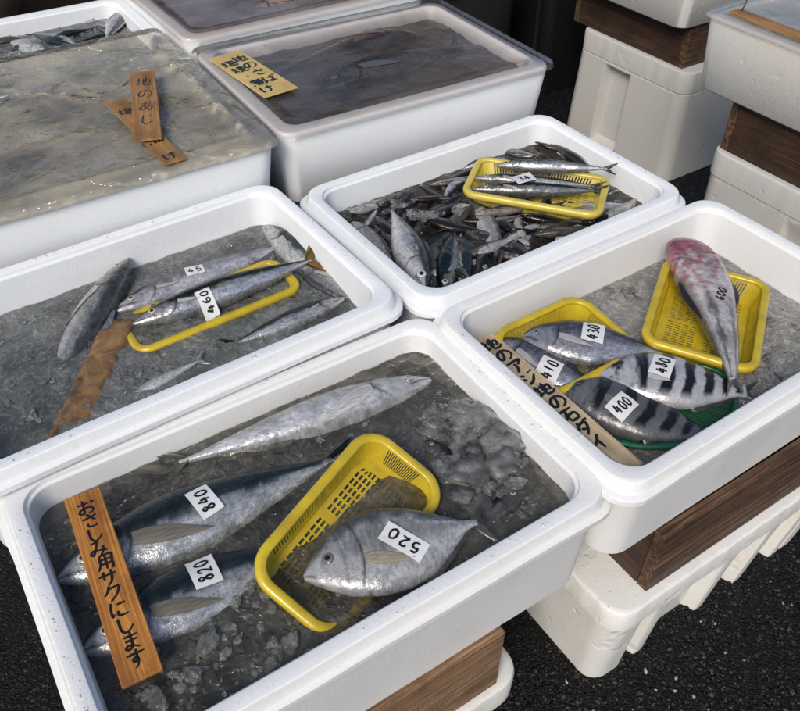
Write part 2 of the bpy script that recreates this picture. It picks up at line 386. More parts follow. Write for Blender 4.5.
WL = {'A': .425, 'B': .437, 'C': .406, 'F': .436}
def contents(k, wl, bedz, water, bed, amp=.012, name='ice_water', lab='icy slush water', inset=.0):
    b = BX[k]; f = box_frame(b['fr'], b['yaw'], b['L'], b['W'])
    d = b['z'] - wl
    off = -.0035 - .006 * d / .1
    def sheet(z, amp, nu, nv, sc, seed):
        mb = MB(); L, W = b['L'] + 2 * off, b['W'] + 2 * off; r = .028
        def inside(x, y):   # squeeze grid points into the rounded rectangle
            ax, ay = abs(x) - (L / 2 - r), abs(y) - (W / 2 - r)
            if ax > 0 and ay > 0:
                h = math.hypot(ax, ay); m = max(ax, ay)
                if h > 0: ax2, ay2 = ax * m / h, ay * m / h; x = math.copysign(L / 2 - r + ax2, x); y = math.copysign(W / 2 - r + ay2, y)
            return x, y
        vs = []
        for j in range(nv + 1):
            for i in range(nu + 1):
                x, y = inside(-L / 2 + L * i / nu, -W / 2 + W * j / nv)
                h = noise.fractal(Vector((x * sc, y * sc, seed)), 1., 2., 4) * amp if amp else 0
                p = f(b['L'] / 2 + x, b['W'] / 2 + y, z + h); vs.append(p)
        mb.add(vs, [(j * (nu + 1) + i, j * (nu + 1) + i + 1, (j + 1) * (nu + 1) + i + 1, (j + 1) * (nu + 1) + i) for j in range(nv) for i in range(nu)])
        return mb
    o = sheet(bedz, amp, 90, 60, 28, ord(k)).build('slush', bed); tag(o, 'crushed ice and slush lying on the floor of the ' + lab[1], 'slush', kind='stuff')
    o = sheet(wl, .0022, 110, 70, 40, ord(k) + 9).build('ice_water', water); tag(o, lab[0], 'water', kind='stuff')
contents('A', WL['A'], .402, M['water_a'], M['bed_dark'], .016, lab=('dark icy water in the front foam box with the orange sign', 'front foam box'))
contents('B', WL['B'], .418, M['water_b'], M['bed_grey'], .012, lab=('grey slushy water in the left foam box around the fish tagged 460', 'left foam box'))
contents('C', WL['C'], .397, M['water_c'], M['bed_grey'], .010, lab=('grey slush in the right foam box around the gurnard basket', 'right foam box'))
contents('F', WL['F'], .418, M['water_f'], M['bed_brown'], .018, lab=('dark brown water in the middle rear foam box of small fish', 'middle rear foam box'))

# ------------------------------------------------------------------ crushed ice
def ice_lumps(name, label, spots, mat, seed=1):
    """spots: (centre, radius of patch, number, size range)"""
    import bmesh
    rnd = random.Random(seed); bm = bmesh.new(); bmesh.ops.create_icosphere(bm, subdivisions=3, radius=1)
    base = [v.co.copy() for v in bm.verts]; fac = [tuple(v.index for v in fc.verts) for fc in bm.faces]; bm.free()
    mb = MB()
    for (c, pr, n, s0, s1) in spots:
        for _ in range(int(n * .8)):
            a, q = rnd.uniform(0, 6.28), pr * math.sqrt(rnd.random()); s = s0 + (s1 - s0) * rnd.random() ** 2
            p = Vector((c[0] + q * math.cos(a), c[1] + q * math.sin(a), c[2] + rnd.uniform(-.3, .25) * s))
            sc = Vector((rnd.uniform(.7, 1.3), rnd.uniform(.6, 1.1), rnd.uniform(.22, .42))) * s * .85; rot = Matrix.Rotation(rnd.uniform(0, 6.28), 3, 'Z') @ Matrix.Rotation(rnd.uniform(-.5, .5), 3, 'X'); o = Vector((rnd.random() * 50, rnd.random() * 50, 0))
            vs = []
            for v in base:
                k = 1 + .7 * noise.noise(v * 1.2 + o) + .35 * noise.noise(v * 2.9 + o) + .16 * noise.noise(v * 7 + o)
                vs.append(p + rot @ Vector((v.x * sc.x * k, v.y * sc.y * k, v.z * sc.z * k)))
            mb.add(vs, fac)
    o = mb.build(name, mat); tag(o, label, 'ice', kind='stuff')

# ------------------------------------------------------------------ fish
def sm(x): return x * x * (3 - 2 * x)
def prof(pts, s):
    xs = np.array([p[0] for p in pts]); ys = np.array([p[1] for p in pts])
    y = np.interp(s, xs, ys)
    k = np.exp(-np.linspace(-2, 2, 9) ** 2); k /= k.sum()
    yp = np.concatenate([[y[0]] * 4, y, [y[-1]] * 4]); ys2 = np.convolve(yp, k, 'valid')
    ys2[0] = y[0]; return ys2

SP = {
 'jack': dict(top=[(0, .010), (.025, .032), (.07, .057), (.16, .082), (.3, .107), (.42, .112), (.6, .085), (.78, .042), (.88, .016), (.93, .015)],
              bot=[(0, .010), (.025, .030), (.07, .050), (.16, .076), (.3, .105), (.45, .108), (.6, .082), (.78, .04), (.88, .015), (.93, .015)],
              wid=[(0, .008), (.05, .03), (.16, .058), (.32, .07), (.5, .06), (.75, .03), (.88, .012), (.93, .006)], tail=.115, eye=(.085, .18, .020), gill=.225, pec=(.235, -.10, .23, .060), d1=(.32, .82, .035), mouth=.1),
 'deep': dict(top=[(0, .018), (.03, .052), (.09, .115), (.19, .185), (.32, .23), (.45, .235), (.6, .19), (.75, .10), (.86, .03), (.91, .018), (.93, .02)],
              bot=[(0, .014), (.03, .042), (.09, .09), (.19, .155), (.34, .205), (.48, .215), (.62, .19), (.75, .11), (.86, .03), (.91, .018), (.93, .02)],
              wid=[(0, .01), (.06, .04), (.2, .075), (.4, .08), (.6, .06), (.8, .025), (.93, .008)], tail=.15, eye=(.135, .20, .034), gill=.30, pec=(.31, -.18, .24, .075), d1=(.35, .88, .035), mouth=.06),
 'slim': dict(top=[(0, .004), (.03, .018), (.08, .034), (.16, .055), (.3, .072), (.45, .076), (.65, .058), (.8, .03), (.89, .013), (.92, .013)],
              bot=[(0, .006), (.03, .022), (.08, .038), (.16, .055), (.3, .072), (.45, .076), (.65, .058), (.8, .03), (.89, .013), (.92, .013)],
              wid=[(0, .006), (.06, .025), (.2, .045), (.45, .055), (.7, .035), (.88, .012), (.92, .005)], tail=.1, eye=(.10, .18, .019), gill=.215, pec=(.225, .0, .10, .022), d1=(.4, .55, .025), mouth=.12),
 'knife': dict(top=[(0, .014), (.03, .05), (.08, .095), (.16, .15), (.28, .205), (.42, .225), (.58, .19), (.75, .105), (.86, .052), (.93, .05)],
              bot=[(0, .012), (.03, .045), (.08, .08), (.16, .12), (.28, .165), (.42, .18), (.58, .165), (.75, .10), (.86, .05), (.93, .05)],
              wid=[(0, .012), (.06, .045), (.2, .09), (.4, .10), (.6, .07), (.8, .035), (.93, .012)], tail=.11, eye=(.115, .3, .020), gill=.27, pec=(.29, -.1, .14, .06), d1=(.3, .84, .04), mouth=.045),
 'gurnard': dict(top=[(0, .055), (.02, .085), (.08, .108), (.17, .118), (.26, .122), (.36, .115), (.5, .092), (.65, .066), (.8, .042), (.9, .024), (.94, .016)],
              bot=[(0, .055), (.02, .085), (.08, .108), (.17, .118), (.26, .122), (.36, .115), (.5, .092), (.65, .066), (.8, .042), (.9, .024), (.94, .016)],
              wid=[(0, .035), (.06, .065), (.2, .085), (.4, .085), (.6, .06), (.8, .035), (.94, .012)], tail=.03, eye=None, gill=.25, pec=None, d1=None, mouth=None),
}

def lerp3(a, b, t): t = np.clip(t, 0, 1)[:, None]; return np.array(a) * (1 - t) + np.array(b) * t
def nz(s, v, f, seed=0):
    return np.array([noise.fractal(Vector((a * f, b * f * .3, seed)), 1., 2., 3) for a, b in zip(s, v)])

def col_jack(s, v, back=(.035, .045, .05), mid=(.16, .19, .2), belly=(.62, .64, .64), line=.28):  # dark back, silver belly; the belly's brightness also carries its highlight
    n = nz(s, v, 14, 3) * .16 + nz(s, v, 5, 9) * .10; t = v + n
    c = lerp3(belly, mid, (t + .35) / .5); c2 = lerp3(mid, back, (t - line + .12) / .24); c = np.where((t > line - .12)[:, None], c2, c)
    band = np.exp(-((t - line + .10) / .07) ** 2) * np.clip((s - .2) / .1, 0, 1) * .35; c = c * (1 + band[:, None] * np.array((.9, 1.05, 1.25)))  # bluish sheen brightened into the flank colour
    low = np.clip((-v - .72) / .25, 0, 1); c = c * (1 - .35 * low)[:, None]  # shadow along the lower belly edge, painted as darker colour
    m = 1 + .5 * nz(s, v, 45, 21) + .25 * nz(s, v, 110, 4); return c * np.clip(m, .5, 1.5)[:, None]
def col_mack(s, v): return col_jack(s, v, (.022, .036, .036), (.13, .16, .16), (.78, .79, .78), .12)
def col_green(s, v): return col_jack(s, v, (.016, .019, .005), (.16, .165, .085), (.80, .82, .86), .12)
def col_silver(s, v): return col_jack(s, v, (.16, .16, .15), (.52, .52, .50), (.82, .83, .85), .6)
def col_deep(s, v): return col_jack(s, v, (.12, .125, .12), (.40, .40, .38), (.68, .68, .66), .62)
def col_aji(s, v): return col_jack(s, v, (.085, .075, .09), (.30, .285, .32), (.70, .70, .74), .40)
def col_dark(s, v): return col_jack(s, v, (.006, .006, .006), (.028, .026, .022), (.13, .12, .105))
def col_murky(s, v): return col_jack(s, v, (.016, .012, .009), (.05, .042, .034), (.16, .14, .12))
def col_blue(s, v): return col_jack(s, v, (.005, .012, .018), (.02, .055, .065), (.46, .46, .42), .05)
def col_pale(s, v): return col_jack(s, v, (.05, .055, .055), (.46, .47, .47), (.82, .82, .82), .42)
def col_knife(s, v, dark=(.012, .012, .014), light=(.68, .68, .69)):
    n = nz(s, v, 5, 5) * .022 + nz(s, v, 25, 8) * .006; b = np.zeros(len(s))
    for c_, w_, tl in ((.105, .034, .03), (.255, .042, .06), (.42, .038, .08), (.565, .034, .07), (.69, .030, .05), (.795, .024, .03), (.89, .022, .0)):
        d = np.abs(s + n - c_ - tl * v * .5 + .012 * v * v); b = np.maximum(b, np.clip((w_ - d) / .012 + .5, 0, 1) * (np.clip((v + .85) / .25, 0, 1)))
    c = lerp3(light, tuple(min(.72, q * 1.35) for q in light), (-v - .2) / .5); c = c * (1 - .55 * np.clip((v - .6) / .4, 0, 1))[:, None]
    return lerp3x(c, dark, b)
def lerp3x(c, d, t): t = t[:, None]; return c * (1 - t) + np.array(d) * t
def col_knife_dark(s, v): return col_knife(s, v, (.010, .010, .012), (.20, .20, .205), ) * .85
def col_gurnard(s, v):
    n = nz(s, v, 12, 2); n2 = nz(s, v, 26, 8); n3 = nz(s, v, 60, 1)
    c = lerp3((.58, .17, .20), (.80, .72, .69), (s - .14) / .14 + n * .9)
    c = lerp3x(c, (.60, .16, .17), np.clip((n2 - .08) * 4, 0, .75) * np.clip((.52 - s) / .2, 0, 1))
    c = lerp3x(c, (.78, .74, .72), np.clip((n2 * -1 - .1) * 4, 0, .8) * np.clip((s - .1) / .1, 0, 1))
    c = lerp3x(c, (.62, .60, .57), np.clip((s - .5) / .25, 0, .8))
    band = np.exp(-((v + .42 + n * .25) / .16) ** 2) * np.clip((s - .38) / .1, 0, 1); c = lerp3x(c, (.07, .07, .07), np.clip(band * 1.1, 0, 1) * .8)
    band = np.exp(-((v - .55 + n * .25) / .12) ** 2) * np.clip((s - .45) / .12, 0, 1); c = lerp3x(c, (.16, .13, .10), np.clip(band, 0, 1) * .7)
    edge = np.clip((np.abs(v) - .75) / .25, 0, 1) * np.clip((s - .24) / .1, 0, 1); c = lerp3x(c, (.10, .09, .08), edge * .85)
    for k, w in ((.12, .04), (.55, .07)):
        g = np.exp(-((np.abs(v) - k - (.27 - s) * .9 * k) / w) ** 2) * np.clip((.30 - s) / .05, 0, 1) * np.clip((s - .05) / .05, 0, 1); c = lerp3x(c, (.20, .07, .08), np.clip(g, 0, 1) * .6)
    m = np.exp(-((s - .035 - .05 * np.abs(v) ** 2) / .008) ** 2); c = lerp3x(c, (.18, .04, .05), m * .8)
    m = np.exp(-((s - .27 + .10 * np.abs(v) ** 1.4) / .009) ** 2); c = lerp3x(c, (.22, .09, .09), m * .75)
    return c * (1 + .5 * n3)[:, None]

FISH_BVH = {}
def fish(name, label, nose, tail, sp, colf, dors=1, mat='fish', tilt=0., bend=0., group=None, fork=.5, finc=None, eyec=(.45, .42, .33), pitch=0., pecc=None, fins=True, sz=1., res=(120, 44), eyer=1., fat=1., thick=1., cat='fish', tailspread=1.):
    """nose, tail: world points of the fish's mid line. dors: +1 back lies to the left of the nose-to-tail heading."""
    P = SP[sp]; nose, tail = Vector(nose), Vector(tail); d = tail - nose; L = d.length * sz
    X = d.normalized(); Y = Vector((0, 0, 1)).cross(X).normalized() * dors; Z = X.cross(Y) * dors
    if dors < 0: Z = X.cross(Y) * -1
    Z = Z if Z.z > 0 else -Z
    Y2 = Y * math.cos(tilt) + Z * math.sin(tilt); Z2 = Z * math.cos(tilt) - Y * math.sin(tilt)
    Mt = Matrix(((X.x, Y2.x, Z2.x, nose.x), (X.y, Y2.y, Z2.y, nose.y), (X.z, Y2.z, Z2.z, nose.z), (0, 0, 0, 1)))
    mirrored = Mt.to_3x3().determinant() < 0
    ns, nf = res; send = .93
    s = np.linspace(0, 1, ns) ** 1.15 * send
    T = prof(P['top'], s) * fat; B = prof(P['bot'], s) * fat; Wd = prof(P['wid'], s) * thick
    bendf = lambda q: bend * ((q - .45) ** 2 - .2) * L
    ph = np.linspace(0, 2 * np.pi, nf, endpoint=False)
    V = np.zeros((ns, nf, 3)); SS = np.zeros((ns, nf)); VV = np.zeros((ns, nf))
    g = P['gill']
    for i in range(ns):
        sn, cs = np.sin(ph), np.cos(ph)
        h = np.where(sn > 0, T[i], B[i]); y = h * np.sign(sn) * np.abs(sn) ** .95; z = Wd[i] * np.sign(cs) * np.abs(cs) ** .8
        v = np.sign(sn) * np.abs(sn) ** .95
        if g:
            gs = g - .055 * v * v + .012 * v; dd = s[i] - gs
            z = z * (1 + np.where(dd < 0, .07 * np.exp(dd / .05), 0) * (np.abs(v) < .9))
            z = z * (1 + .10 * np.exp(-((s[i] - g * .45) / .03) ** 2) * np.clip(v + .2, 0, 1)) * (1 - .10 * np.exp(-((s[i] - g * .3) / .02) ** 2) * np.clip(-v - .1, 0, 1))
            pre = g * .72 - .035 * v * v; z = z * (1 - .09 * np.exp(-((s[i] - pre) / .008) ** 2) * (np.abs(v) < .75))
        V[i, :, 0] = s[i] * L; V[i, :, 1] = y * L + bendf(s[i]); V[i, :, 2] = z * L; SS[i] = s[i]; VV[i] = v
    c = colf(SS.ravel(), VV.ravel())
    ss, vv = SS.ravel(), VV.ravel()
    if g and sp != 'gurnard':
        gs = g - .055 * vv * vv + .012 * vv; m = np.exp(-((ss - gs - .004) / .006) ** 2) * (np.abs(vv) < .85); c = lerp3x(c, (.02, .02, .022), np.clip(m, 0, 1) * .75)
        pre = g * .72 - .035 * vv * vv; m = np.exp(-((ss - pre) / .005) ** 2) * (np.abs(vv) < .7); c = lerp3x(c, (.06, .06, .06), np.clip(m, 0, 1) * .5)
        hd = np.clip((g - .02 - ss) / .03, 0, 1) * np.clip((.55 - vv) / .3, 0, 1); c = lerp3x(c, np.clip(np.array(colf(np.array([.3]), np.array([-.6]))[0]) * 1.25, 0, .75) * (1 + .5 * nz(ss, vv, 40, 6))[:, None] if False else np.clip(np.array(colf(np.array([.3]), np.array([-.6]))[0]) * 1.2, 0, .75), hd * .8 * np.clip(1 + 1.2 * nz(ss, vv, 35, 6), .2, 1.2))
    if P['mouth']:
        ml = P['mouth']; mline = -.18 - .9 * ss / ml * .45; m = np.exp(-((vv - mline) / .11) ** 2) * np.clip((ml - ss) / .012, 0, 1); c = lerp3x(c, (.015, .012, .012), np.clip(m, 0, 1) * .9)
    c = np.clip(c, 0, 1)
    mb = MB(); n0 = 0
    vs = V.reshape(-1, 3); mb.v = [tuple(q) for q in vs]
    for i in range(ns - 1):
        for j in range(nf):
            a = i * nf + j; b = i * nf + (j + 1) % nf; f_ = (a, b, b + nf, a + nf); mb.f.append(f_)
    mb.f.append(tuple(range(nf))[::-1]); mb.f.append(tuple((ns - 1) * nf + j for j in range(nf)))
    cols = [c]
    fc = np.array(finc if finc is not None else np.clip(colf(np.array([.95]), np.array([.5]))[0] * .8, .01, 1))
    # tail fin, two lobes fanned out from the stalk, same mesh
    def blade(rows, colr):
        n = len(mb.v); w = len(rows[0])
        for r_ in rows: mb.v.extend([tuple(q) for q in r_])
        for i in range(len(rows) - 1):
            for j in range(w - 1):
                a = n + i * w + j; mb.f.append((a, a + 1, a + w + 1, a + w))
        cols.append(colr)
    if P['tail']:
        for face in (1, -1):
            rows = []; cr = []
            nj = 17; ni = 9
            for i in range(ni):
                u = i / (ni - 1); row = []
                for j in range(nj):
                    q = -1 + 2 * j / (nj - 1)
                    base = .012; spread = P['tail'] * fat * tailspread
                    ln = (.09 * (fork + (1 - fork) * abs(q) ** .9)) * (1.15 if q > 0 else 1.)
                    x = (.90 + u * ln + u * .015 * abs(q)) * L; y = q * (base + (spread - base) * u ** .9 * (1 - .08 * u)) * L
                    z = face * (.0016 * (1 - u) + .0004) * (L / .25) + .0012 * math.sin(q * 40) * u * (L / .25) + .006 * q * u * (L / .25)
                    row.append((x, y + bendf(x / L), z)); k = .75 + .25 * math.sin(q * 46); cr.append(fc * k * (1 - .35 * u * (abs(q) < .4)))
                rows.append(row)
            blade(rows, np.array(cr))
    if P['d1'] and fins:
        s0, s1, hh = P['d1']
        for sign, prof_, s00, s11 in ((1, T, s0, s1), (-1, B, max(s0, .55), s1)):
            for face in (1, -1):
                rows = [[], [], []]; cr = []
                nq = 28
                for k in range(3):
                    for j in range(nq):
                        u = j / (nq - 1); q = s00 + (s11 - s00) * u; yb = np.interp(q, s, prof_)
                        hgt = hh * (.35 + .65 * (1 - u) ** 1.2) * min(1, u * 8 + .15) * (1 - .10 * (j % 2))
                        y = sign * (yb * .97 + hgt * k / 2 * .8) * L; x = (q + hgt * k / 2 * .7) * L; z = face * .0006 * (1 - k / 2.5) * (L / .25) - .004 * (k / 2) * (L / .25)
                        rows[k].append((x, y + bendf(q), z)); cr.append(fc * (.7 + .3 * (j % 2)))
                blade(rows, np.array(cr))
    mb.c = np.concatenate(cols)
    o = mb.build(name, M[mat]); o.matrix_world = Mt; tag(o, label, cat, group)
    def surf(q, v):
        """local surface point on the upper side"""
        t_ = np.interp(q, s, T) if v > 0 else np.interp(q, s, B); w_ = np.interp(q, s, Wd)
        sn = min(1, abs(v)) ** (1 / .95); return Vector((q * L, v * t_ * L + bendf(q), w_ * L * math.cos(math.asin(sn)) ** .8))
    if P['eye']:
        q, v, r = P['eye']; r *= L * eyer; e = MB(); ec = []; c0 = surf(q, v); cx = surf(q + .01, v) - c0; cy = surf(q, v + .05) - c0; nrm = cx.cross(cy).normalized()
        if nrm.z < 0: nrm = -nrm
        tx = cx.normalized(); ty = nrm.cross(tx); rings = []
        for i in range(9):
            u = i / 8; a = u * math.pi / 2; rr = r * math.sin(a) * 1.0; hh = r * .42 * math.cos(a) - r * .10
            rings.append([c0 + tx * rr * math.cos(k * math.pi / 10) + ty * rr * math.sin(k * math.pi / 10) + nrm * hh for k in range(20)])
            cc = (.004, .004, .005) if u < .36 else (eyec if u < .75 else tuple(x * .25 for x in eyec)); ec += [cc] * 20
        e.loops(rings, True, False); e.c = np.array(ec); e.build('eye', M['eye'], o)
    if P['pec'] and fins:
        q, v, ln, wd = P['pec']; p_ = MB(); rows = []; cc = []
        pc = np.array(pecc if pecc is not None else np.clip(colf(np.array([.3]), np.array([-.2]))[0] * .75 + .03, 0, 1))
        for i in range(12):
            u = i / 11; row = []
            for j in range(7):
                w = -1 + 2 * j / 6; half = wd * (math.sin(math.pi * min(1, .12 + u * .88) ** .7) * .9 + .12 * (1 - u)) * .5
                qq = q + ln * u; bt = np.interp(qq, s, B); vv_ = v + (w * half - .06 * u * ln / .2) / max(bt, .01)
                sp_ = surf(qq, max(-.95, min(.95, vv_))); row.append(sp_ + Vector((0, 0, L * (.004 + .006 * u) - abs(w) * L * .002))); cc.append(pc * (.8 + .2 * (j % 2)))
            rows.append(row)
        n = len(p_.v); w = 7
        for r_ in rows: p_.v += [tuple(x) for x in r_]
        p_.f = [(i * 7 + j, i * 7 + j + 1, i * 7 + j + 8, i * 7 + j + 7) for i in range(11) for j in range(6)]; p_.c = np.array(cc)
        p_.build('pectoral_fin', M['fin'], o)
    wv = [Mt @ Vector(q) for q in vs]
    o['_k'] = 1; del o['_k']
    FISH_BVH[o.name] = BVHTree.FromPolygons(wv, [f_ for f_ in mb.f if max(f_) < len(wv)])
    return o

# ------------------------------------------------------------------ handwriting: brush strokes on a 10 x 10 square
G = {
 '0': [[(6.2, 9), (3.4, 8), (2, 5), (2.6, 2), (5, 1), (7.4, 2.4), (8, 5.4), (7, 8.2), (5.6, 9.1)]],
 '1': [[(5.4, 9), (5, 5), (4.7, 1)]],
 '2': [[(2, 7), (3.6, 8.8), (6.4, 8.6), (7, 6.8), (5, 4.2), (2, 1.4), (4.4, 1.6), (8, 1.2)]],
 '3': [[(2.4, 8), (5, 9), (7.2, 7.6), (6, 5.6), (4.2, 5.2), (6.6, 4.6), (7.8, 2.8), (6, 1.1), (2.4, 1.4)]],
 '4': [[(4.4, 9), (3.2, 6), (1.8, 3.8), (5, 3.6), (8.6, 3.8)], [(6.6, 7), (6.2, 4), (5.8, .8)]],
 '5': [[(3.4, 8.8), (2.8, 5.4), (5.4, 5.8), (7.6, 4.4), (7, 2), (4.6, 1), (2, 1.6)], [(3.4, 8.8), (7.8, 8.9)]],
 '6': [[(6.6, 9), (3.8, 6.6), (2.4, 3.6), (3.6, 1.4), (6.2, 1.2), (7.4, 3), (6, 4.8), (3.4, 4)]],
 '8': [[(7, 8.4), (4.6, 9), (3, 7.6), (4.6, 5.8), (7, 4), (7, 1.8), (4.4, 1), (2.6, 2.6), (4, 4.6), (6.6, 6.6), (7.2, 8.2)]],
 'お': [[(1, 7), (4, 7.1), (6.5, 7.4)], [(3.6, 9.5), (3.7, 5), (3.5, 1.6), (2.2, 1), (1.2, 2.2), (2.5, 3.8), (6, 4.4), (8, 3), (7.5, 1.3), (5.5, .8)], [(7.5, 8.2), (9, 6.8)]],
 'さ': [[(1.5, 6.6), (5, 6.9), (8.5, 7.5)], [(4, 9.5), (5.4, 7), (7, 4.5)], [(3, 3.6), (3.2, 1.8), (5, 1), (7.5, 1.2)]],
 'し': [[(3, 9.2), (2.8, 6), (2.8, 3), (4, 1), (6, 1.3), (8.5, 3.5)]],
 'み': [[(2, 8.5), (5, 8.7), (3.6, 4.6), (2.2, 1.8), (1.2, 3), (2.5, 4.4), (5, 3.9), (9, 2.6)], [(7.3, 6), (7, 3), (5.2, .6)]],
 '用': [[(2.5, 9), (2.4, 4), (1, .8)], [(2.5, 9), (8, 9.1), (8, 5), (8, 1), (7, 1.4)], [(2.5, 6.5), (8, 6.6)], [(2.4, 4), (8, 4.1)], [(5.2, 9), (5.2, 5), (5.2, .8)]],
 'サ': [[(1, 6.4), (5, 6.6), (9, 6.9)], [(3.2, 9), (3.2, 6.5), (3.4, 4)], [(6.8, 9.3), (6.8, 4.4), (6, 2.2), (4.5, .7)]],
 'ク': [[(4, 9.4), (3, 6.8), (1.2, 4.6)], [(3.8, 7.7), (8, 7.9), (6.6, 4), (3, .8)]],
 'に': [[(2, 9), (1.6, 5), (1.8, 1.5), (2.8, 3)], [(4.5, 7.4), (8.5, 7.7)], [(4.6, 4), (4.4, 2.2), (6, 1.2), (8.8, 1.6)]],
 'ま': [[(1.8, 7.4), (8.2, 7.8)], [(2.2, 5.2), (7.8, 5.5)], [(5, 9.5), (5.1, 5), (5, 2.5), (3.5, 1), (2, 1.8), (3, 3), (5.5, 2.4), (8, 1)]],
 'す': [[(1, 7.2), (9, 7.7)], [(5.5, 9.5), (5.5, 6), (5.4, 4.4), (4.2, 3.6), (3.6, 4.8), (4.8, 5.6), (5.7, 4.6), (5.4, 2.4), (3.8, .5)]],
 '地': [[(.8, 6.3), (3.9, 6.8)], [(2.4, 9), (2.3, 5), (2.3, 2.5)], [(.5, 2), (4, 3)], [(4.2, 5.2), (8.7, 6.7), (8.5, 3.5), (7.5, 3.8)], [(6.5, 9.3), (6.4, 6), (6.4, 3)], [(4.9, 8), (4.9, 4), (5, 1.7), (6, .9), (9, 1.2), (9.4, 2.8)]],
 'の': [[(5.2, 7.8), (4.6, 4.4), (3, 2), (1.4, 3.4), (2.2, 6.6), (5, 8.4), (8, 7.2), (8.9, 4.4), (7.6, 2), (5.6, .9)]],
 'あ': [[(1.6, 7.4), (8, 8)], [(4.6, 9.6), (4.3, 5), (5.2, 1.4)], [(7, 6.4), (5, 2.8), (2.6, 1.3), (1.6, 2.8), (3, 5), (6, 5.8), (8.4, 4.6), (8, 2), (6, .8)]],
 'じ': [[(3, 9.2), (2.8, 6), (2.8, 3), (4, 1), (6, 1.3), (8.5, 3.5)], [(5.6, 8.8), (6.3, 7.4)], [(7.3, 9.2), (8, 7.8)]],
 'ア': [[(1.2, 8.3), (8.6, 8.6), (7.6, 6.8), (6, 5.4)], [(4.8, 7), (4.4, 3.4), (2.4, .8)]],
 'ジ': [[(1.8, 8.2), (3.6, 7)], [(1.2, 5.4), (3, 4.2)], [(1.8, 1), (5, 2.2), (8.4, 6)], [(6.2, 9), (6.9, 7.8)], [(8, 9.4), (8.7, 8.2)]],
 '石': [[(1, 8.4), (9, 8.8)], [(4.8, 8.6), (3.2, 5), (.8, 2.5)], [(3.4, 5), (3.4, .8)], [(3.4, 5), (8, 5.2), (8, .8)], [(3.4, 1.2), (8, 1.4)]],
 'ダ': [[(4, 9.4), (3, 6.8), (1.2, 4.6)], [(3.8, 7.7), (7.6, 7.9), (6.2, 4), (3, .8)], [(3.2, 5.2), (6.2, 3.4)], [(7.8, 9.6), (8.4, 8.6)], [(9, 9.4), (9.6, 8.4)]],
 'イ': [[(7.4, 9.3), (4.6, 6), (1.4, 4)], [(5, 6.2), (5, .7)]],
 'ば': [[(2, 9), (1.6, 5), (1.8, 1.5), (2.8, 3)], [(4.2, 6.6), (9, 7)], [(6.8, 9), (6.8, 2.6), (5.4, 1.1), (4.4, 2), (5.6, 2.9), (8.8, 1.4)], [(8.2, 9.6), (8.8, 8.6)], [(9.4, 9.4), (9.9, 8.4)]],
 '塩': [[(.6, 6.4), (3.8, 6.8)], [(2.2, 9), (2.2, 2.4)], [(.4, 2), (4, 2.8)], [(5.4, 9.4), (4.4, 7.6)], [(5, 8.2), (9, 8.4)], [(5.2, 6.8), (8.6, 6.9), (8.4, 5), (5.4, 4.9), (5.2, 6.8)], [(4.8, 3.8), (9, 3.9), (8.8, 1.2)], [(4.8, 3.8), (5, 1.2)], [(6.8, 3.8), (6.8, 1.2)], [(4, 1), (9.6, 1.1)]],
 '焼': [[(1, 6.8), (1.4, 5.2)], [(3.6, 7.4), (3, 5.8)], [(2.4, 9.2), (2.3, 5), (.6, 1)], [(2.4, 4), (3.8, 1.6)], [(4.6, 8), (9.2, 8.2)], [(6, 9.3), (5.8, 6.6)], [(7.8, 9.3), (7.8, 6.6)], [(4.6, 6.2), (9.4, 6.3)], [(4.4, 4.4), (9.4, 4.5)], [(6.2, 4.4), (5.8, 2), (4.2, .8)], [(7.6, 4.4), (7.6, 1.4), (9.4, 1.2), (9.6, 2.4)]],
 '煮': [[(1.6, 8.2), (7.4, 8.3)], [(4.2, 9.6), (4.2, 6.6)], [(.8, 6.6), (9.2, 6.7)], [(8.2, 9), (4.6, 5.6), (1.2, 4)], [(3.6, 5.4), (7.4, 5.5), (7.3, 2.8), (3.7, 2.8), (3.6, 5.4)], [(3.7, 4.1), (7.3, 4.1)], [(1.4, 1.8), (.8, .4)], [(3.8, 1.6), (4.2, .4)], [(6, 1.6), (6.6, .4)], [(8.2, 1.8), (9.2, .4)]],
 '・': [[(4.6, 5.4), (5.4, 4.6)]], 'け': [[(2, 9), (1.6, 5), (1.8, 1.5), (2.8, 3)], [(4.2, 6.6), (9, 6.9)], [(6.8, 9.2), (6.8, 4), (5.4, .8)]],
}
def catmull(p, k=6):
    if len(p) < 3: return [(p[0][0] + (p[-1][0] - p[0][0]) * i / k, p[0][1] + (p[-1][1] - p[0][1]) * i / k) for i in range(k + 1)]
    q = [p[0]] + list(p) + [p[-1]]; out = []
    for i in range(1, len(q) - 2):
        for j in range(k):
            t = j / k; a = []
            for d in (0, 1):
                p0, p1, p2, p3 = q[i - 1][d], q[i][d], q[i + 1][d], q[i + 2][d]
                a.append(.5 * (2 * p1 + (p2 - p0) * t + (2 * p0 - 5 * p1 + 4 * p2 - p3) * t * t + (3 * p1 - p0 - 3 * p2 + p3) * t ** 3))
            out.append(tuple(a))
    return out + [p[-1]]

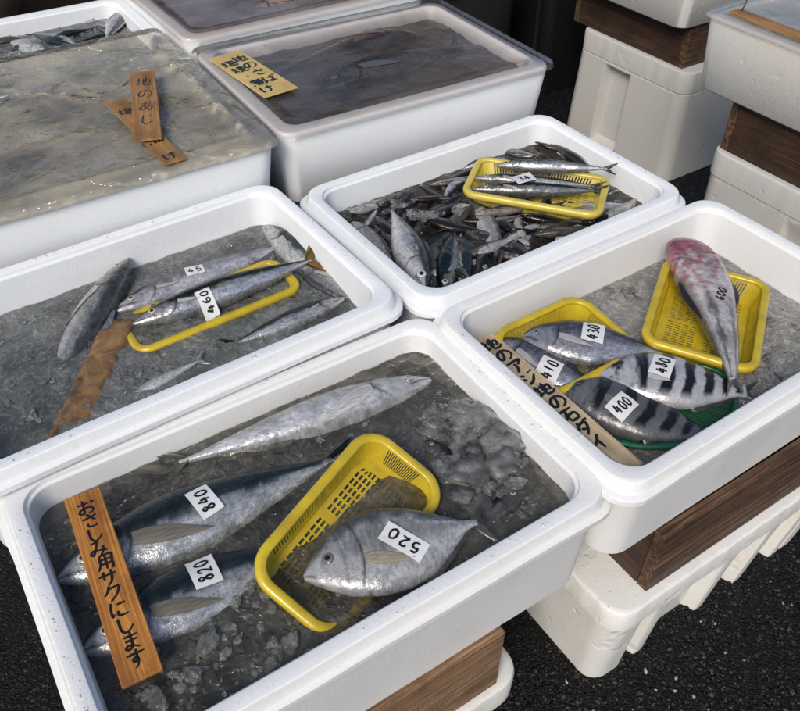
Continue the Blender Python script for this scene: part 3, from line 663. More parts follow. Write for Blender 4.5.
def strokes(mb, ch, ox, oy, sx, sy, w, rot=0., fn=None, rnd=random, h=0.):
    """adds the ribbons of one hand written character; box corner ox, oy, size sx, sy; fn maps 2D to a 3D point"""
    cr, sr = math.cos(rot), math.sin(rot)
    for st in G[ch]:
        pts = catmull(st); n = len(pts); P = []
        for (x, y) in pts:
            x, y = (x - 5) / 10 * sx, (y - 5) / 10 * sy; P.append((ox + sx / 2 + x * cr - y * sr, oy + sy / 2 + x * sr + y * cr))
        l, r = [], []
        for i, (x, y) in enumerate(P):
            a = P[max(0, i - 1)]; b = P[min(n - 1, i + 1)]; tx, ty = b[0] - a[0], b[1] - a[1]; m = math.hypot(tx, ty) or 1
            u = i / (n - 1); ww = w * (.62 + .5 * math.sin(math.pi * min(1, .25 + u * .7))) * (.92 + .16 * noise.noise(Vector((x * 900, y * 900, 1)))) * .5
            if i == 0 or i == n - 1: ww *= .7
            l.append((x - ty / m * ww, y + tx / m * ww)); r.append((x + ty / m * ww, y - tx / m * ww))
        nn = len(mb.v); hh = h + .00004 * (G[ch].index(st) + 1)
        for a, b in zip(l, r): mb.v.append(tuple(fn(a[0], a[1], hh))); mb.v.append(tuple(fn(b[0], b[1], hh)))
        mb.f += [(nn + 2 * i, nn + 2 * i + 1, nn + 2 * i + 3, nn + 2 * i + 2) for i in range(n - 1)]

# ------------------------------------------------------------------ price tags lying on the fish
def price_tag(text, label, c, dirpx, size, on, z, width=.0026, crop=1., mat='paper', cw=None, flat=False):
    """c: centre pixel, dirpx: pixel reached when writing on along the line, size: w, h in metres, on: fish lying below"""
    C0 = px(*c, z); D = (px(*dirpx, z) - C0); D.z = 0; D.normalize(); U = Vector((-D.y, D.x, 0))
    w, h = size; bv = [FISH_BVH[q.name] for q in on]
    S_, A_ = [], []
    for i in range(7):
        for j in range(7):
            a, b = (i / 6 - .5) * w, (j / 6 - .5) * h; p = C0 + D * a + U * b; best = None
            for q in bv:
                hit = q.ray_cast(Vector((p.x, p.y, 2)), Vector((0, 0, -1)))[0]
                if hit and (best is None or hit.z > best): best = hit.z
            if best is not None: S_.append(best); A_.append((1, a, b, a * a, a * b, b * b))
    if S_:
        mx = max(S_); keep = [i for i in range(len(S_)) if S_[i] > mx - .011]; S_ = [S_[i] for i in keep]; A_ = [A_[i] for i in keep]
    if len(S_) > 8:
        k = np.linalg.lstsq(np.array(A_), np.array(S_), rcond=None)[0]; r_ = np.array(S_) - np.array(A_) @ k; up = max(0, float(r_.max()))
        k[0] += min(up, .003) + .0012
    else: k = np.array([z, 0, 0, 0, 0, 0])
    if flat and S_: k = np.array([max(S_) + .0015, 0, 0, 0, 0, 0])
    f = lambda a, b, hgt=0.: Vector((C0.x + D.x * a + U.x * b, C0.y + D.y * a + U.y * b, k[0] + k[1] * a + k[2] * b + k[3] * a * a + k[4] * a * b + k[5] * b * b + hgt))
    root = empty('price_tag', f(0, 0)); tag(root, label, 'price tag', 'white handwritten price tags on the fish')
    inv = root.location.copy(); g = lambda a, b, hgt=0.: f(a, b, hgt) - inv
    mb = MB(); nu, nv = 12, 10
    cu = random.uniform(.0005, .002); cq = random.choice([(1, 1), (-1, 1), (1, -1), (-1, -1)])
    curl = lambda a, b: cu * max(0., (a / w * cq[0] + b / h * cq[1])) ** 2 * 1.6 + .0005 * noise.noise(Vector((a * 130, b * 130, c[0])))
    rows = [[g((i / nu - .5) * w, (j / nv - .5) * h, .0006 + curl((i / nu - .5) * w, (j / nv - .5) * h)) for i in range(nu + 1)] for j in range(nv + 1)]
    bot = [[q - Vector((0, 0, .0004)) for q in r_] for r_ in rows]
    for rr, fl in ((rows, 0), (bot, 1)):
        n = len(mb.v)
        for r_ in rr: mb.v += [tuple(q) for q in r_]
        for j in range(nv):
            for i in range(nu):
                a = n + j * (nu + 1) + i; q = (a, a + 1, a + nu + 2, a + nu + 1); mb.f.append(q[::-1] if fl else q)
    mb.build('paper_slip', M[mat], root)
    ink = MB(); n = len(text); cw = cw or min(w * .80 / n, h * .78); ch = h * .62; x0 = -cw * n / 2
    for i, t_ in enumerate(text): strokes(ink, t_, x0 + cw * i, -ch / 2 + random.uniform(-.05, .05) * h, cw * .96, ch, width, random.uniform(-.1, .1), lambda a, b, hh: g(a, b, hh + curl(a, b)), h=.0010)
    ink.build('lettering', M['ink'], root, smooth=False)
    return root

def board_sign(name, label, top_l, top_r, bot_r, mat, text, thick=.004, ch=.022, width=.0022, margin=.02, pitch=None, bot_l=None, cols=1, colx=(0,), rot=0., sxy=(1, 1), starts=None, cat='sign'):
    """flat board: top edge top_l-top_r, running down to bot_r. Text written downwards."""
    tl, tr, br = Vector(top_l), Vector(top_r), Vector(bot_r)
    D = (br - tr).normalized(); X = tr - tl; X = (X - D * X.dot(D)); w = X.length; X.normalize(); ln = (br - tr).length; N = X.cross(-D).normalized()
    Y = -D
    Mt = Matrix(((X.x, Y.x, N.x, tr.x - X.x * w / 2), (X.y, Y.y, N.y, tr.y - X.y * w / 2), (X.z, Y.z, N.z, tr.z - X.z * w / 2), (0, 0, 0, 1)))
    root = empty(name, mat=Mt); tag(root, label, cat)
    mb = MB(); mb.box(-w / 2, w / 2, -ln, 0, -thick, 0, .0008)
    mb.build('board', mat, root, auto=30)
    ink = MB(); lines = text if isinstance(text, list) else [text]
    for li, line in enumerate(lines):
        p = pitch[li] if isinstance(pitch, (list, tuple)) else (pitch or (ln - 2 * margin) / max(1, len(line))); m0 = starts[li] if starts else margin
        c_ = ch[li] if isinstance(ch, (list, tuple)) else ch
        for i, t_ in enumerate(line):
            if t_ == ' ': continue
            x = (colx[li]) * w + random.uniform(-.04, .04) * w; y = -m0 - p * (i + .5)
            strokes(ink, t_, x - c_ * sxy[0] / 2, y - c_ * sxy[1] / 2, c_ * sxy[0], c_ * sxy[1], width, rot + random.uniform(-.08, .08), lambda a, b, hh: Vector((a, b, hh)), h=.0003)
    if ink.v: ink.build('lettering', M['ink'], root, smooth=False)
    return root

# ------------------------------------------------------------------ plastic baskets
def basket(label, corners, H, mat, r=.022, name='fish_basket', slot=.0034):
    """corners: rim corners P0 (origin), P1 (along length), P3 (along width) in the world"""
    P0, P1, P3 = [Vector(c) for c in corners]
    X = (P1 - P0); L = X.length; X.normalize(); Y = P3 - P0; Y -= X * Y.dot(X); W = Y.length; Y.normalize(); Z = X.cross(Y)
    if Z.z < 0: Z = -Z
    c = P0 + X * L / 2 + Y * W / 2 - Z * H
    Mt = Matrix(((X.x, Y.x, Z.x, c.x), (X.y, Y.y, Z.y, c.y), (X.z, Y.z, Z.z, c.z), (0, 0, 0, 1)))
    root = empty(name, mat=Mt); tag(root, label, 'basket')
    tp = .012
    def dense(L_, W_, r_, step=slot):
        n = 8; sx = max(2, int(round((2 * (L + W)) / step / 4)))
        pts = rrect(L_, W_, r_, n, 1); out = []
        for i in range(len(pts)):
            a, b = pts[i], pts[(i + 1) % len(pts)]; d0 = math.hypot(b[0] - a[0], b[1] - a[1])
            k = 1 if (i % (n + 1)) < n else (int(L / step) if i // (n + 1) in (1, 3) else int(W / step))
            k += (k % 2 == 0) and k > 1
            for j in range(k): out.append((a[0] + (b[0] - a[0]) * j / k, a[1] + (b[1] - a[1]) * j / k, k > 1 and j % 2 == 1 and 1 <= j < k - 1))
        return out
    top = dense(L - .010, W - .010, r); bot = dense(L - 2 * tp - .01, W - 2 * tp - .01, r * .8)
    hs = [0, .22, .84, 1.0]; mb = MB(); n = len(top)
    for h in hs: mb.v += [(b[0] + (t[0] - b[0]) * h, b[1] + (t[1] - b[1]) * h, h * H) for t, b in zip(top, bot)]
    for i in range(3):
        for j in range(n):
            if i == 1 and top[j][2]: continue
            a = i * n + j; b = i * n + (j + 1) % n; mb.f.append((a, b, b + n, a + n))
    o = mb.build('side_wall', mat, root, smooth=False); md = o.modifiers.new('thickness', 'SOLIDIFY'); md.thickness = .0016; md.offset = 0
    # floor: grid of slots
    mb = MB(); Lb, Wb = L - 2 * tp - .01, W - 2 * tp - .01; nx = int(Lb / .0105); ny = int(Wb / .0056)
    xs = [-Lb / 2]; 
    for i in range(nx): xs += [-Lb / 2 + Lb * (i + .12) / nx, -Lb / 2 + Lb * (i + .88) / nx]
    xs.append(Lb / 2); ys = [-Wb / 2]
    for i in range(ny): ys += [-Wb / 2 + Wb * (i + .26) / ny, -Wb / 2 + Wb * (i + .78) / ny]
    ys.append(Wb / 2)
    rr = r * .8
    def clampc(x, y):
        ax, ay = abs(x) - (Lb / 2 - rr), abs(y) - (Wb / 2 - rr)
        if ax > 0 and ay > 0:
            h = math.hypot(ax, ay); m = max(ax, ay); x = math.copysign(Lb / 2 - rr + ax * m / h, x); y = math.copysign(Wb / 2 - rr + ay * m / h, y)
        return x, y
    mb.v = [clampc(x, y) + (0,) for y in ys for x in xs]; w = len(xs)
    midx, midy = nx // 2, ny // 2
    for j in range(len(ys) - 1):
        for i in range(w - 1):
            if i % 2 == 1 and j % 2 == 1:
                ix, iy = i // 2, j // 2
                if not (iy in (0, ny - 1) or ix in (0, nx - 1) or ix == midx or abs(iy - midy) < 1): continue
            a = j * w + i; mb.f.append((a, a + 1, a + w + 1, a + w))
    o = mb.build('base', mat, root, smooth=False); md = o.modifiers.new('thickness', 'SOLIDIFY'); md.thickness = .0010; md.offset = 0
    # rolled rim
    mb = MB(); lo = []
    prf = [(-.0055, -.001), (-.006, .0016), (-.004, .0032), (.001, .0038), (.0045, .0028), (.006, .0002), (.006, -.0065), (.0045, -.0068), (.004, -.001), (.0, .0002), (-.004, -.0006)]
    for off, z in prf: lo.append([(x, y, H + z) for x, y in rrect(L - .004 + 2 * off - .004, W - .004 + 2 * off - .004, r + off, 10, 4)])
    lo.append(lo[0]); mb.loops(lo); mb.build('rim', mat, root, recalc=True)
    return root

# ================================================================== BOX A (front)
wa = WL['A']
basket('yellow slotted basket tilted in the front box holding the fish tagged 520', (px(243, 570, wa + .038), px(369, 424, wa + .054), px(336, 645, wa - .010)), .034, M['yellow'], r=.03)
f840 = fish('fish', 'dark backed silver fish tagged 840 beside the yellow basket', px(58, 580, wa + .003), px(352, 452, wa - .003), 'jack', col_mack, 1, 'fish', tailspread=.35, tilt=.15, group=None, fat=1.13, thick=1.05, pecc=(.16, .145, .115))
f820 = fish('fish', 'dark backed silver fish tagged 820 with its tail under the yellow basket', px(82, 652, wa + .002), px(345, 528, wa - .022), 'jack', col_mack, 1, 'fish', tilt=.12, thick=1.15, fat=1.2, pecc=(.16, .145, .115))
fish('fish', 'long pale silver fish floating along the rear wall of the front box', px(431, 380, wa + .001), px(158, 470, wa + .0005), 'jack', col_silver, -1, 'fish_smooth', fat=.74, finc=(.2, .2, .15), thick=.95, tilt=-.12)
f520 = fish('fish', 'deep bodied grey fish tagged 520 in the tilted yellow basket', px(304, 578, wa + .020), px(489, 518, wa + .026), 'deep', col_deep, 1, 'fish_smooth', tilt=.10, fat=1.07, finc=(.16, .16, .14), eyec=(.16, .155, .13), pecc=(.34, .32, .22))
fish('fish', 'dark fish head poking out of the ice near the right corner of the front box', px(526, 492, wa + .004), px(448, 540, wa - .02), 'deep', col_dark, -1, 'fish_dull', tilt=-.3, fat=.8)
fish('fish', 'dark fish sunk in the slush right behind the tilted yellow basket', px(424, 441, wa + .003), px(500, 500, wa - .03), 'jack', col_dark, 1, 'fish_dull', tilt=.2, fat=1.3)
price_tag('840', 'white price tag reading 840 on a silver fish', (205, 503), (188, 483), (.040, .027), [f840], wa + .02)
price_tag('820', 'white price tag reading 820 on a silver fish', (203, 568), (192, 545), (.037, .029), [f820], wa + .02)
price_tag('520', 'white price tag reading 520 on the deep grey fish', (404, 546), (372, 531), (.050, .024), [f520], wa + .03)
zs = wa + .034
board_sign('wooden_sign', 'orange wooden sign with a column of black handwriting across the front box', px(62, 494, zs + .006), px(99, 486, zs + .006), px(163, 669, zs - .004), M['sign_wood'], 'おさしみ用サクにします', ch=.0215, width=.0027, margin=.012)
ice_lumps('crushed_ice', 'clear ice lumps floating in the front foam box', [(px(478, 452, wa - .001), .055, 46, .010, .040), (px(450, 420, wa - .001), .04, 26, .010, .03), (px(480, 490, wa), .03, 16, .008, .026), (px(490, 480, wa), .03, 12, .008, .02), (px(250, 630, wa), .05, 14, .006, .016), (px(180, 665, wa), .04, 12, .006, .016), (px(110, 520, wa), .04, 8, .006, .012), (px(215, 600, wa), .03, 16, .004, .010), (px(300, 440, wa), .08, 10, .004, .01), (px(300, 640, wa), .02, 12, .003, .008), (px(250, 655, wa), .06, 60, .0025, .008), (px(180, 680, wa), .05, 50, .0025, .008), (px(310, 450, wa), .09, 50, .002, .006), (px(90, 520, wa), .04, 24, .002, .007), (px(340, 610, wa), .03, 16, .002, .006), (px(520, 510, wa), .02, 16, .003, .008)], M['ice'], 3)

# ================================================================== BOX B (left)
wb = WL['B']
f460 = fish('fish', 'long green backed silver fish tagged 460 with a yellow tail', px(133, 324, wb + .010), px(323, 256, wb + .020), 'slim', col_green, 1, 'fish_bright', tilt=.25, finc=(.42, .24, .04), fat=1.02, thick=1.15, tailspread=1.5, eyec=(.5, .45, .3))
f45 = fish('fish', 'long dull silver fish lying half sunk behind the one tagged 460', px(112, 312, wb + .000), px(298, 240, wb - .003), 'slim', col_aji, 1, 'fish_smooth', tilt=.1, fat=1.1, finc=(.3, .22, .08))
fish('fish', 'grey fish with its head sticking out of the slush behind the brown board', px(129, 259, wb + .018), px(20, 440, wb - .034), 'jack', col_deep, 1, 'fish', tilt=.35, fat=.80, thick=1.0)
fish('fish', 'dark fish under the tail of the one tagged 460', px(264, 226, wb + .010), px(350, 300, wb - .012), 'jack', col_mack, 1, 'fish_dull', tilt=.2)
fish('fish', 'grey fish lying sunk in front of the yellow tail in the left box', px(298, 266, wb + .006), px(370, 312, wb - .006), 'jack', col_deep, -1, 'fish', fat=1.2)
fish('fish', 'grey fish lying sunk along the front wall of the left box', px(345, 298, wb + .004), px(225, 348, wb - .002), 'slim', col_mack, -1, 'fish', fat=1.2)
fish('fish', 'silver fish tail end showing in the dark slush near the brown board', px(110, 410, wb - .012), px(206, 357, wb + .005), 'slim', col_silver, 1, 'fish_dull')
basket('yellow basket sunk beneath the fish tagged 460', (px(139, 355, wb + .0005), px(304, 287, wb + .006), px(120, 318, wb - .004)), .010, M['yellow'], r=.02)
price_tag('460', 'white price tag reading 460 on the green backed fish', (206, 297), (199, 288), (.032, .022), [f460], wb + .03, .0022)
price_tag('45', 'small wet price tag reading 45 on the half sunk fish', (195, 271), (206, 268), (.028, .018), [f45], wb + .015, .0016)
def sunk_board():
    a, b = px(119, 319, wb + .005), px(62, 440, wb + .000); D = (b - a); ln = D.length; D.normalize(); X = Vector((0, 0, 1)).cross(D).normalized(); N = D.cross(X)
    mb = MB(); rows = []
    for j in range(40):
        v = j / 39; row = []
        for i in range(9):
            q = -1 + i / 4; jag = .004 * noise.noise(Vector((v * 9, q * 4, 2))); wd = .0235 + .003 * noise.noise(Vector((v * 14, 5 + math.copysign(1, q), 0)))
            row.append(a + D * (v * ln + (jag if 0 < j < 39 else jag * 2)) + X * q * wd + Vector((0, 0, .003 * noise.noise(Vector((v * 16, q * 3, 7))) - .004 * (abs(q) > .99))))
        rows.append(row)
    for r_ in rows: mb.v += [tuple(q) for q in r_]
    n = len(mb.v)
    for r_ in rows: mb.v += [tuple(q - Vector((0, 0, .008))) for q in r_]
    for j in range(39):
        for i in range(8):
            k = j * 9 + i; mb.f.append((k, k + 1, k + 10, k + 9)); mb.f.append((n + k, n + k + 9, n + k + 10, n + k + 1))
        mb.f.append((j * 9, (j + 1) * 9, n + (j + 1) * 9, n + j * 9)); mb.f.append((j * 9 + 8, n + j * 9 + 8, n + (j + 1) * 9 + 8, (j + 1) * 9 + 8))
    for i in range(8): mb.f.append((i, n + i, n + i + 1, i + 1)); mb.f.append((351 + i, 351 + i + 1, n + 352 + i, n + 351 + i))
    tag(mb.build('wooden_board', M['bark']), 'soaked brown wooden board floating under slush in the left box', 'board')
sunk_board()
ice_lumps('crushed_ice', 'clear ice lumps floating in the left foam box', [(px(60, 320, wb), .10, 34, .004, .012), (px(160, 370, wb), .05, 24, .004, .011), (px(110, 340, wb), .04, 14, .004, .010), (px(330, 290, wb), .03, 12, .004, .012), (px(250, 250, wb), .05, 16, .004, .010), (px(20, 400, wb), .06, 20, .004, .012)], M['ice'], 5)

# ================================================================== BOX C (right)
wc = WL['C']
basket('yellow slotted basket under the pink gurnard', (px(640, 340, wc + .046), px(757, 374, wc + .040), px(671, 258, wc + .044)), .034, M['yellow'], r=.022)
basket('yellow basket under the two grey fish tagged 430 and 410', (px(486, 336, wc + .040), px(578, 293, wc + .044), px(552, 400, wc + .028)), .034, M['yellow'], r=.03)
f430 = fish('fish', 'violet grey fish tagged 430 lying uppermost in the yellow basket', px(523, 337, wc + .036), px(672, 353, wc + .034), 'jack', col_aji, 1, 'fish_bright', tilt=.12, tailspread=.35, finc=(.3, .3, .32), fat=1.72, thick=1.2, eyec=(.2, .19, .2))
f410 = fish('fish', 'violet grey fish tagged 410 half hidden by the pale sign', px(490, 342, wc + .026), px(612, 398, wc + .020), 'jack', col_aji, 1, 'fish_bright', tilt=.1, tailspread=.4, finc=(.3, .3, .32), fat=1.7, thick=1.1, eyec=(.2, .19, .2))
f480 = fish('fish', 'bold black and white striped fish tagged 480', px(599, 377, wc + .030), px(757, 392, wc + .028), 'knife', col_knife, 1, 'fish_smooth', tilt=.10, finc=(.10, .10, .10), tailspread=.7, fat=1.12, eyec=(.06, .06, .06))
f400 = fish('fish', 'dark dimly striped fish tagged 400 in front of the bold striped one', px(556, 390, wc + .022), px(722, 442, wc + .014), 'knife', col_knife_dark, 1, 'fish_smooth', tilt=.06, finc=(.02, .02, .02), fat=1.05, eyec=(.03, .03, .03))
fgur = fish('gurnard', 'pink headed gurnard tagged 600 lying belly up across the yellow basket', px(681, 243, wc + .052), px(739, 393, wc + .040), 'gurnard', col_gurnard, 1, 'fish_smooth', bend=-.18, fat=.98, thick=1.0)
def gurnard_fins():
    o = fgur; L = (px(739, 393, wc + .040) - px(681, 243, wc + .052)).length
    for sgn, s0, ln in ((1, .30, .26), (-1, .32, .30)):
        mb = MB(); rows = []
        for i in range(12):
            u = i / 11; row = []
            for j in range(5):
                w = j / 4; wd = .035 * math.sin(math.pi * (.12 + .86 * u) ** .8) * L
                x = (s0 + ln * u) * L; base = .115 * L * (1 - .45 * u * u); b_ = -.18 * (((x / L) - .45) ** 2 - .2) * L
                row.append((x, sgn * (base - .012 * L + wd * w) + b_, .012 * L + .01 * L * (1 - w)))
            rows.append(row)
        for r_ in rows: mb.v += r_
        mb.f = [(i * 5 + j, i * 5 + j + 1, i * 5 + j + 6, i * 5 + j + 5) for i in range(11) for j in range(4)]
        mb.c = np.array([(.035, .03, .03) if (k % 5) in (1, 2, 3) else (.10, .08, .07) for k in range(60)])
        mb.build('pectoral_fin', M['fish_smooth'], o)
gurnard_fins()
price_tag('430', 'white price tag reading 430 on a violet grey fish', (593, 333), (595, 320), (.036, .030), [f430], wc + .05, .0030, cw=.010)
price_tag('410', 'white price tag reading 410 beside the pale sign', (550, 363), (558, 350), (.036, .030), [f410], wc + .045, .0028, cw=.010)
price_tag('480', 'white price tag reading 480 on the striped fish', (662, 366), (666, 355), (.038, .028), [f480], wc + .05, .0030, cw=.010)
price_tag('400', 'white price tag reading 400 on the dark striped fish', (622, 405), (631, 397), (.036, .028), [f400], wc + .04, .0026, cw=.009)
def written_on(text, fishobj, c, dirpx, w, h, z, width):
    """price inked straight on the skin: a part of its fish"""
    C0 = px(*c, z); D = px(*dirpx, z) - C0; D.z = 0; D.normalize(); U = Vector((-D.y, D.x, 0)); inv = fishobj.matrix_world.inverted(); bv = FISH_BVH[fishobj.name]
    def fn(a, b, hh):
        p = C0 + D * a + U * b; hit = bv.ray_cast(Vector((p.x, p.y, 2)), Vector((0, 0, -1)))[0]; return inv @ (Vector((p.x, p.y, (hit.z if hit else z) + .0006 + hh)))
    mb = MB(); cw = w / len(text)
    for i, t_ in enumerate(text): strokes(mb, t_, -w / 2 + cw * i, -h / 2, cw, h, width, 0, fn)
    mb.build('lettering', M['ink'], fishobj, smooth=False)
written_on('600', fgur, (721, 294), (724, 285), .026, .014, wc + .07, .0026)
board_sign('wooden_sign', 'pale wooden sign with bold black writing along the left wall of the right box', px(466, 346, wc + .042), px(493, 332, wc + .042), px(644, 463, wc + .040), M['sign_pale'], '地のアジ地の石ダイ', thick=.006, ch=.027, width=.0043, margin=.006, pitch=.0262, colx=(.12,), sxy=(1.0, .95))
def green_net():
    # oval green tray net under the striped fish
    mb = MB(); c = px(652, 408, wc + .010); root = empty('net_tray', c, R(-18)); tag(root, 'green mesh tray under the two striped fish', 'tray')
    a_, b_ = .115, .072; ring = [(a_ * math.cos(t) * (1 + .03 * math.sin(3 * t)), b_ * math.sin(t), .010 + .004 * math.sin(2 * t + 1)) for t in [i * 2 * math.pi / 64 for i in range(64)]]
    mb.tube(ring, .0034, 8, True); mb.build('rim', M['green'], root, recalc=True)
    mb = MB()
    for i in range(-32, 33):
        x = i * .0035; q = 1 - (x / a_) ** 2
        if q > .02: y = b_ * math.sqrt(q); mb.tube([(x, -y, .010), (x, -y * .8, .0), (x, 0, -.002), (x, y * .8, 0), (x, y, .010)], .0009, 4)
    for i in range(-20, 21):
        y = i * .0035; q = 1 - (y / b_) ** 2
        if q > .02: x = a_ * math.sqrt(q); mb.tube([(-x, y, .010), (-x * .85, y, .001), (0, y, -.001), (x * .85, y, .001), (x, y, .010)], .0009, 4)
    mb.build('mesh', M['green'], root)
green_net()
ice_lumps('crushed_ice', 'clear ice lumps floating in the right foam box', [(px(620, 290, wc), .06, 18, .004, .011), (px(790, 330, wc), .06, 22, .004, .012), (px(650, 300, wc), .03, 8, .004, .010), (px(770, 370, wc), .05, 14, .004, .010)], M['ice'], 8)

# ================================================================== BOX F (middle rear)
wf = WL['F']
tz = wf + .032
basket('pale yellow shallow tray holding three slim fish in the middle rear box', (px(479, 157, tz), px(610, 178, tz - .002), px(459, 193, tz)), .026, M['yellow_pale'], r=.02)
fish('fish', 'bright silver slim fish uppermost in the pale yellow tray', px(494, 165, tz + .010), px(616, 169, tz + .018), 'slim', col_pale, 1, 'fish_bright', tilt=.5, fat=.74, thick=1.1, finc=(.16, .17, .17), tailspread=.6)
f34 = fish('fish', 'dark slim fish tagged 34 in the middle of the tray', px(473, 178, tz + .000), px(604, 187, tz - .004), 'slim', col_blue, 1, 'fish_smooth', tilt=.25, fat=.68, finc=(.14, .14, .12), tailspread=.5)
fblue = fish('fish', 'blue backed slim fish nearest in the pale yellow tray', px(472, 189, tz + .000), px(607, 191, tz - .002), 'slim', col_blue, 1, 'fish_bright', tilt=.25, fat=.8, finc=(.2, .19, .16), tailspread=.5)
price_tag('34', 'white price tag reading 34 on the dark slim fish', (524, 178), (532, 176), (.036, .024), [f34, fblue], tz + .014, .0030, cw=.012, flat=True)
fish('fish', 'silver fish with a big eye pointing at the corner of the middle rear box', px(425, 289, wf + .012), px(390, 205, wf + .006), 'jack', col_pale, -1, 'fish_smooth', tilt=.25, fat=.98, thick=1.3, eyec=(.55, .55, .55), eyer=1.55)
fish('fish', 'brown sided sardine standing beside the big eyed silver fish', px(430, 292, wf - .002), px(434, 228, wf - .008), 'slim', col_dark, 1, 'fish_dull', fat=1.4, eyer=1.4)
fish('fish', 'blue green sardine with a bronze flank near the front rim', px(443, 293, wf + .006), px(455, 226, wf + .002), 'slim', col_blue, 1, 'fish_bright', tilt=.3, fat=1.3, thick=1.3, eyer=1.4)
fish('fish', 'dark sardine to the right of the bronze flanked one', px(464, 285, wf + .002), px(462, 226, wf - .002), 'slim', col_blue, -1, 'fish_dull', tilt=.2, fat=1.2, eyer=1.4)
fish('fish', 'grey tapering fish lying in front of the pale yellow tray', px(478, 205, wf + .004), px(502, 262, wf - .004), 'slim', col_deep, 1, 'fish_dull', tilt=.3, fat=1.6)
fish('fish', 'reddish grey fish along the left wall of the middle rear box', px(352, 222, wf + .000), px(400, 272, wf - .002), 'jack', col_deep, 1, 'fish_dull', tilt=.2)
fish('fish', 'pale brown small fish lying flat just under the tray edge', px(475, 214, wf + .012), px(545, 205, wf + .010), 'slim', lambda s, v: col_jack(s, v, (.10, .07, .05), (.22, .16, .12), (.42, .36, .30)), 1, 'fish_dull', tilt=.3)
fish('fish', 'white bellied fish lying behind the pale yellow tray', px(590, 168, wf + .012), px(545, 138, wf + .006), 'jack', col_pale, 1, 'fish_bright', tilt=.4)
fish('fish', 'whitish fish at the right corner of the middle rear box', px(648, 197, wf + .002), px(600, 170, wf + .004), 'jack', col_pale, -1, 'fish_dull', fat=.9)
tp_ = px(526, 121, wf + .040)
fish('fish', 'fish standing head down with its forked tail in the air', tp_ + Vector((-.022, -.030, -.115)), tp_, 'slim', col_deep, 1, 'fish_dull', finc=(.15, .16, .15), tailspread=2.0, fork=.35)
heap = [(505, 160, 455, 172), (500, 150, 540, 156), (470, 205, 425, 215), (380, 215, 425, 200), (410, 200, 460, 195), (520, 215, 580, 222), (535, 235, 600, 225), (560, 215, 620, 200), (540, 225, 500, 240), (575, 205, 640, 205),
        (500, 250, 540, 222), (350, 212, 400, 195), (440, 222, 400, 232), (480, 240, 455, 215), (600, 218, 640, 196), (360, 232, 380, 205), (470, 180, 440, 205), (395, 190, 440, 178), (560, 150, 530, 140), (555, 240, 590, 232),
        (485, 225, 530, 215), (420, 238, 428, 205), (500, 145, 470, 160), (515, 230, 560, 240), (620, 190, 585, 195), (430, 185, 480, 175), (375, 205, 420, 190), (445, 205, 420, 185), (415, 222, 455, 210), (400, 248, 370, 222),
        (490, 262, 475, 232), (530, 248, 500, 222), (575, 232, 540, 212), (610, 212, 560, 228), (595, 226, 545, 236), (455, 195, 490, 208), (480, 168, 430, 190), (515, 140, 480, 152), (545, 146, 590, 160), (575, 152, 615, 176), (625, 178, 650, 200), (340, 208, 372, 220), (365, 240, 395, 225), (508, 208, 470, 222), (550, 205, 590, 214)]
for i, (x0, y0, x1, y1) in enumerate(heap):
    fish('fish', 'small dark fish heaped among others in the middle rear box', px(x0, y0, wf + random.uniform(-.004, .010)), px(x1, y1, wf + random.uniform(-.012, .006)), random.choice(['slim', 'jack', 'jack']), random.choice([col_dark, col_murky, col_deep, col_murky, col_mack]), random.choice([1, -1]), random.choice(['fish_dull', 'fish', 'fish_smooth']), tilt=random.uniform(-.4, .5), group='small dark fish heaped in the middle rear box', res=(60, 28), bend=random.uniform(-.5, .5), fat=random.uniform(.9, 1.3))
for i in range(52):
    bx_ = BX['F']; fr_ = box_frame(bx_['fr'], bx_['yaw'], bx_['L'], bx_['W']); L_ = random.uniform(.07, .115); a_ = random.uniform(0, 6.28)
    for _ in range(40):
        c_ = fr_(random.uniform(.04, bx_['L'] - .04), random.uniform(.04, bx_['W'] - .04), wf); d_ = Vector((math.cos(a_), math.sin(a_), 0)) * L_ / 2
        t_ = (c_ - px(530, 183, wf)); e_ = [c_ + d_, c_ - d_]
        in_tray = abs(t_.x * .63 - t_.y * .77) < .125 and abs(t_.x * .77 + t_.y * .63) < .075
        ok = all(.025 < (q - fr_(0, 0, wf)).x < bx_['L'] - .025 and .025 < (q - fr_(0, 0, wf)).y < bx_['W'] - .025 for q in e_)
        if ok and not in_tray and not (c_ - px(410, 250, wf)).length < .045: break
        a_ = random.uniform(0, 6.28)
    else: continue
    fish('fish', 'small dark fish heaped among others in the middle rear box', e_[0] + Vector((0, 0, random.uniform(-.004, .010))), e_[1] + Vector((0, 0, random.uniform(-.008, .006))), random.choice(['slim', 'jack']), random.choice([col_dark, col_murky, col_murky, col_murky, col_mack, col_dark]), random.choice([1, -1]), random.choice(['fish_dull', 'fish', 'fish_smooth']), tilt=random.uniform(-.4, .5), group='small dark fish heaped in the middle rear box', res=(46, 22), bend=random.uniform(-.25, .25), fat=random.uniform(1.15, 1.6))
ice_lumps('crushed_ice', 'clear ice lumps among the small fish of the middle rear box', [(px(425, 215, wf + .012), .03, 16, .006, .018), (px(457, 212, wf + .014), .012, 5, .006, .012), (px(395, 205, wf + .010), .03, 8, .005, .010), (px(505, 240, wf + .004), .04, 10, .004, .010)], M['ice'], 9)

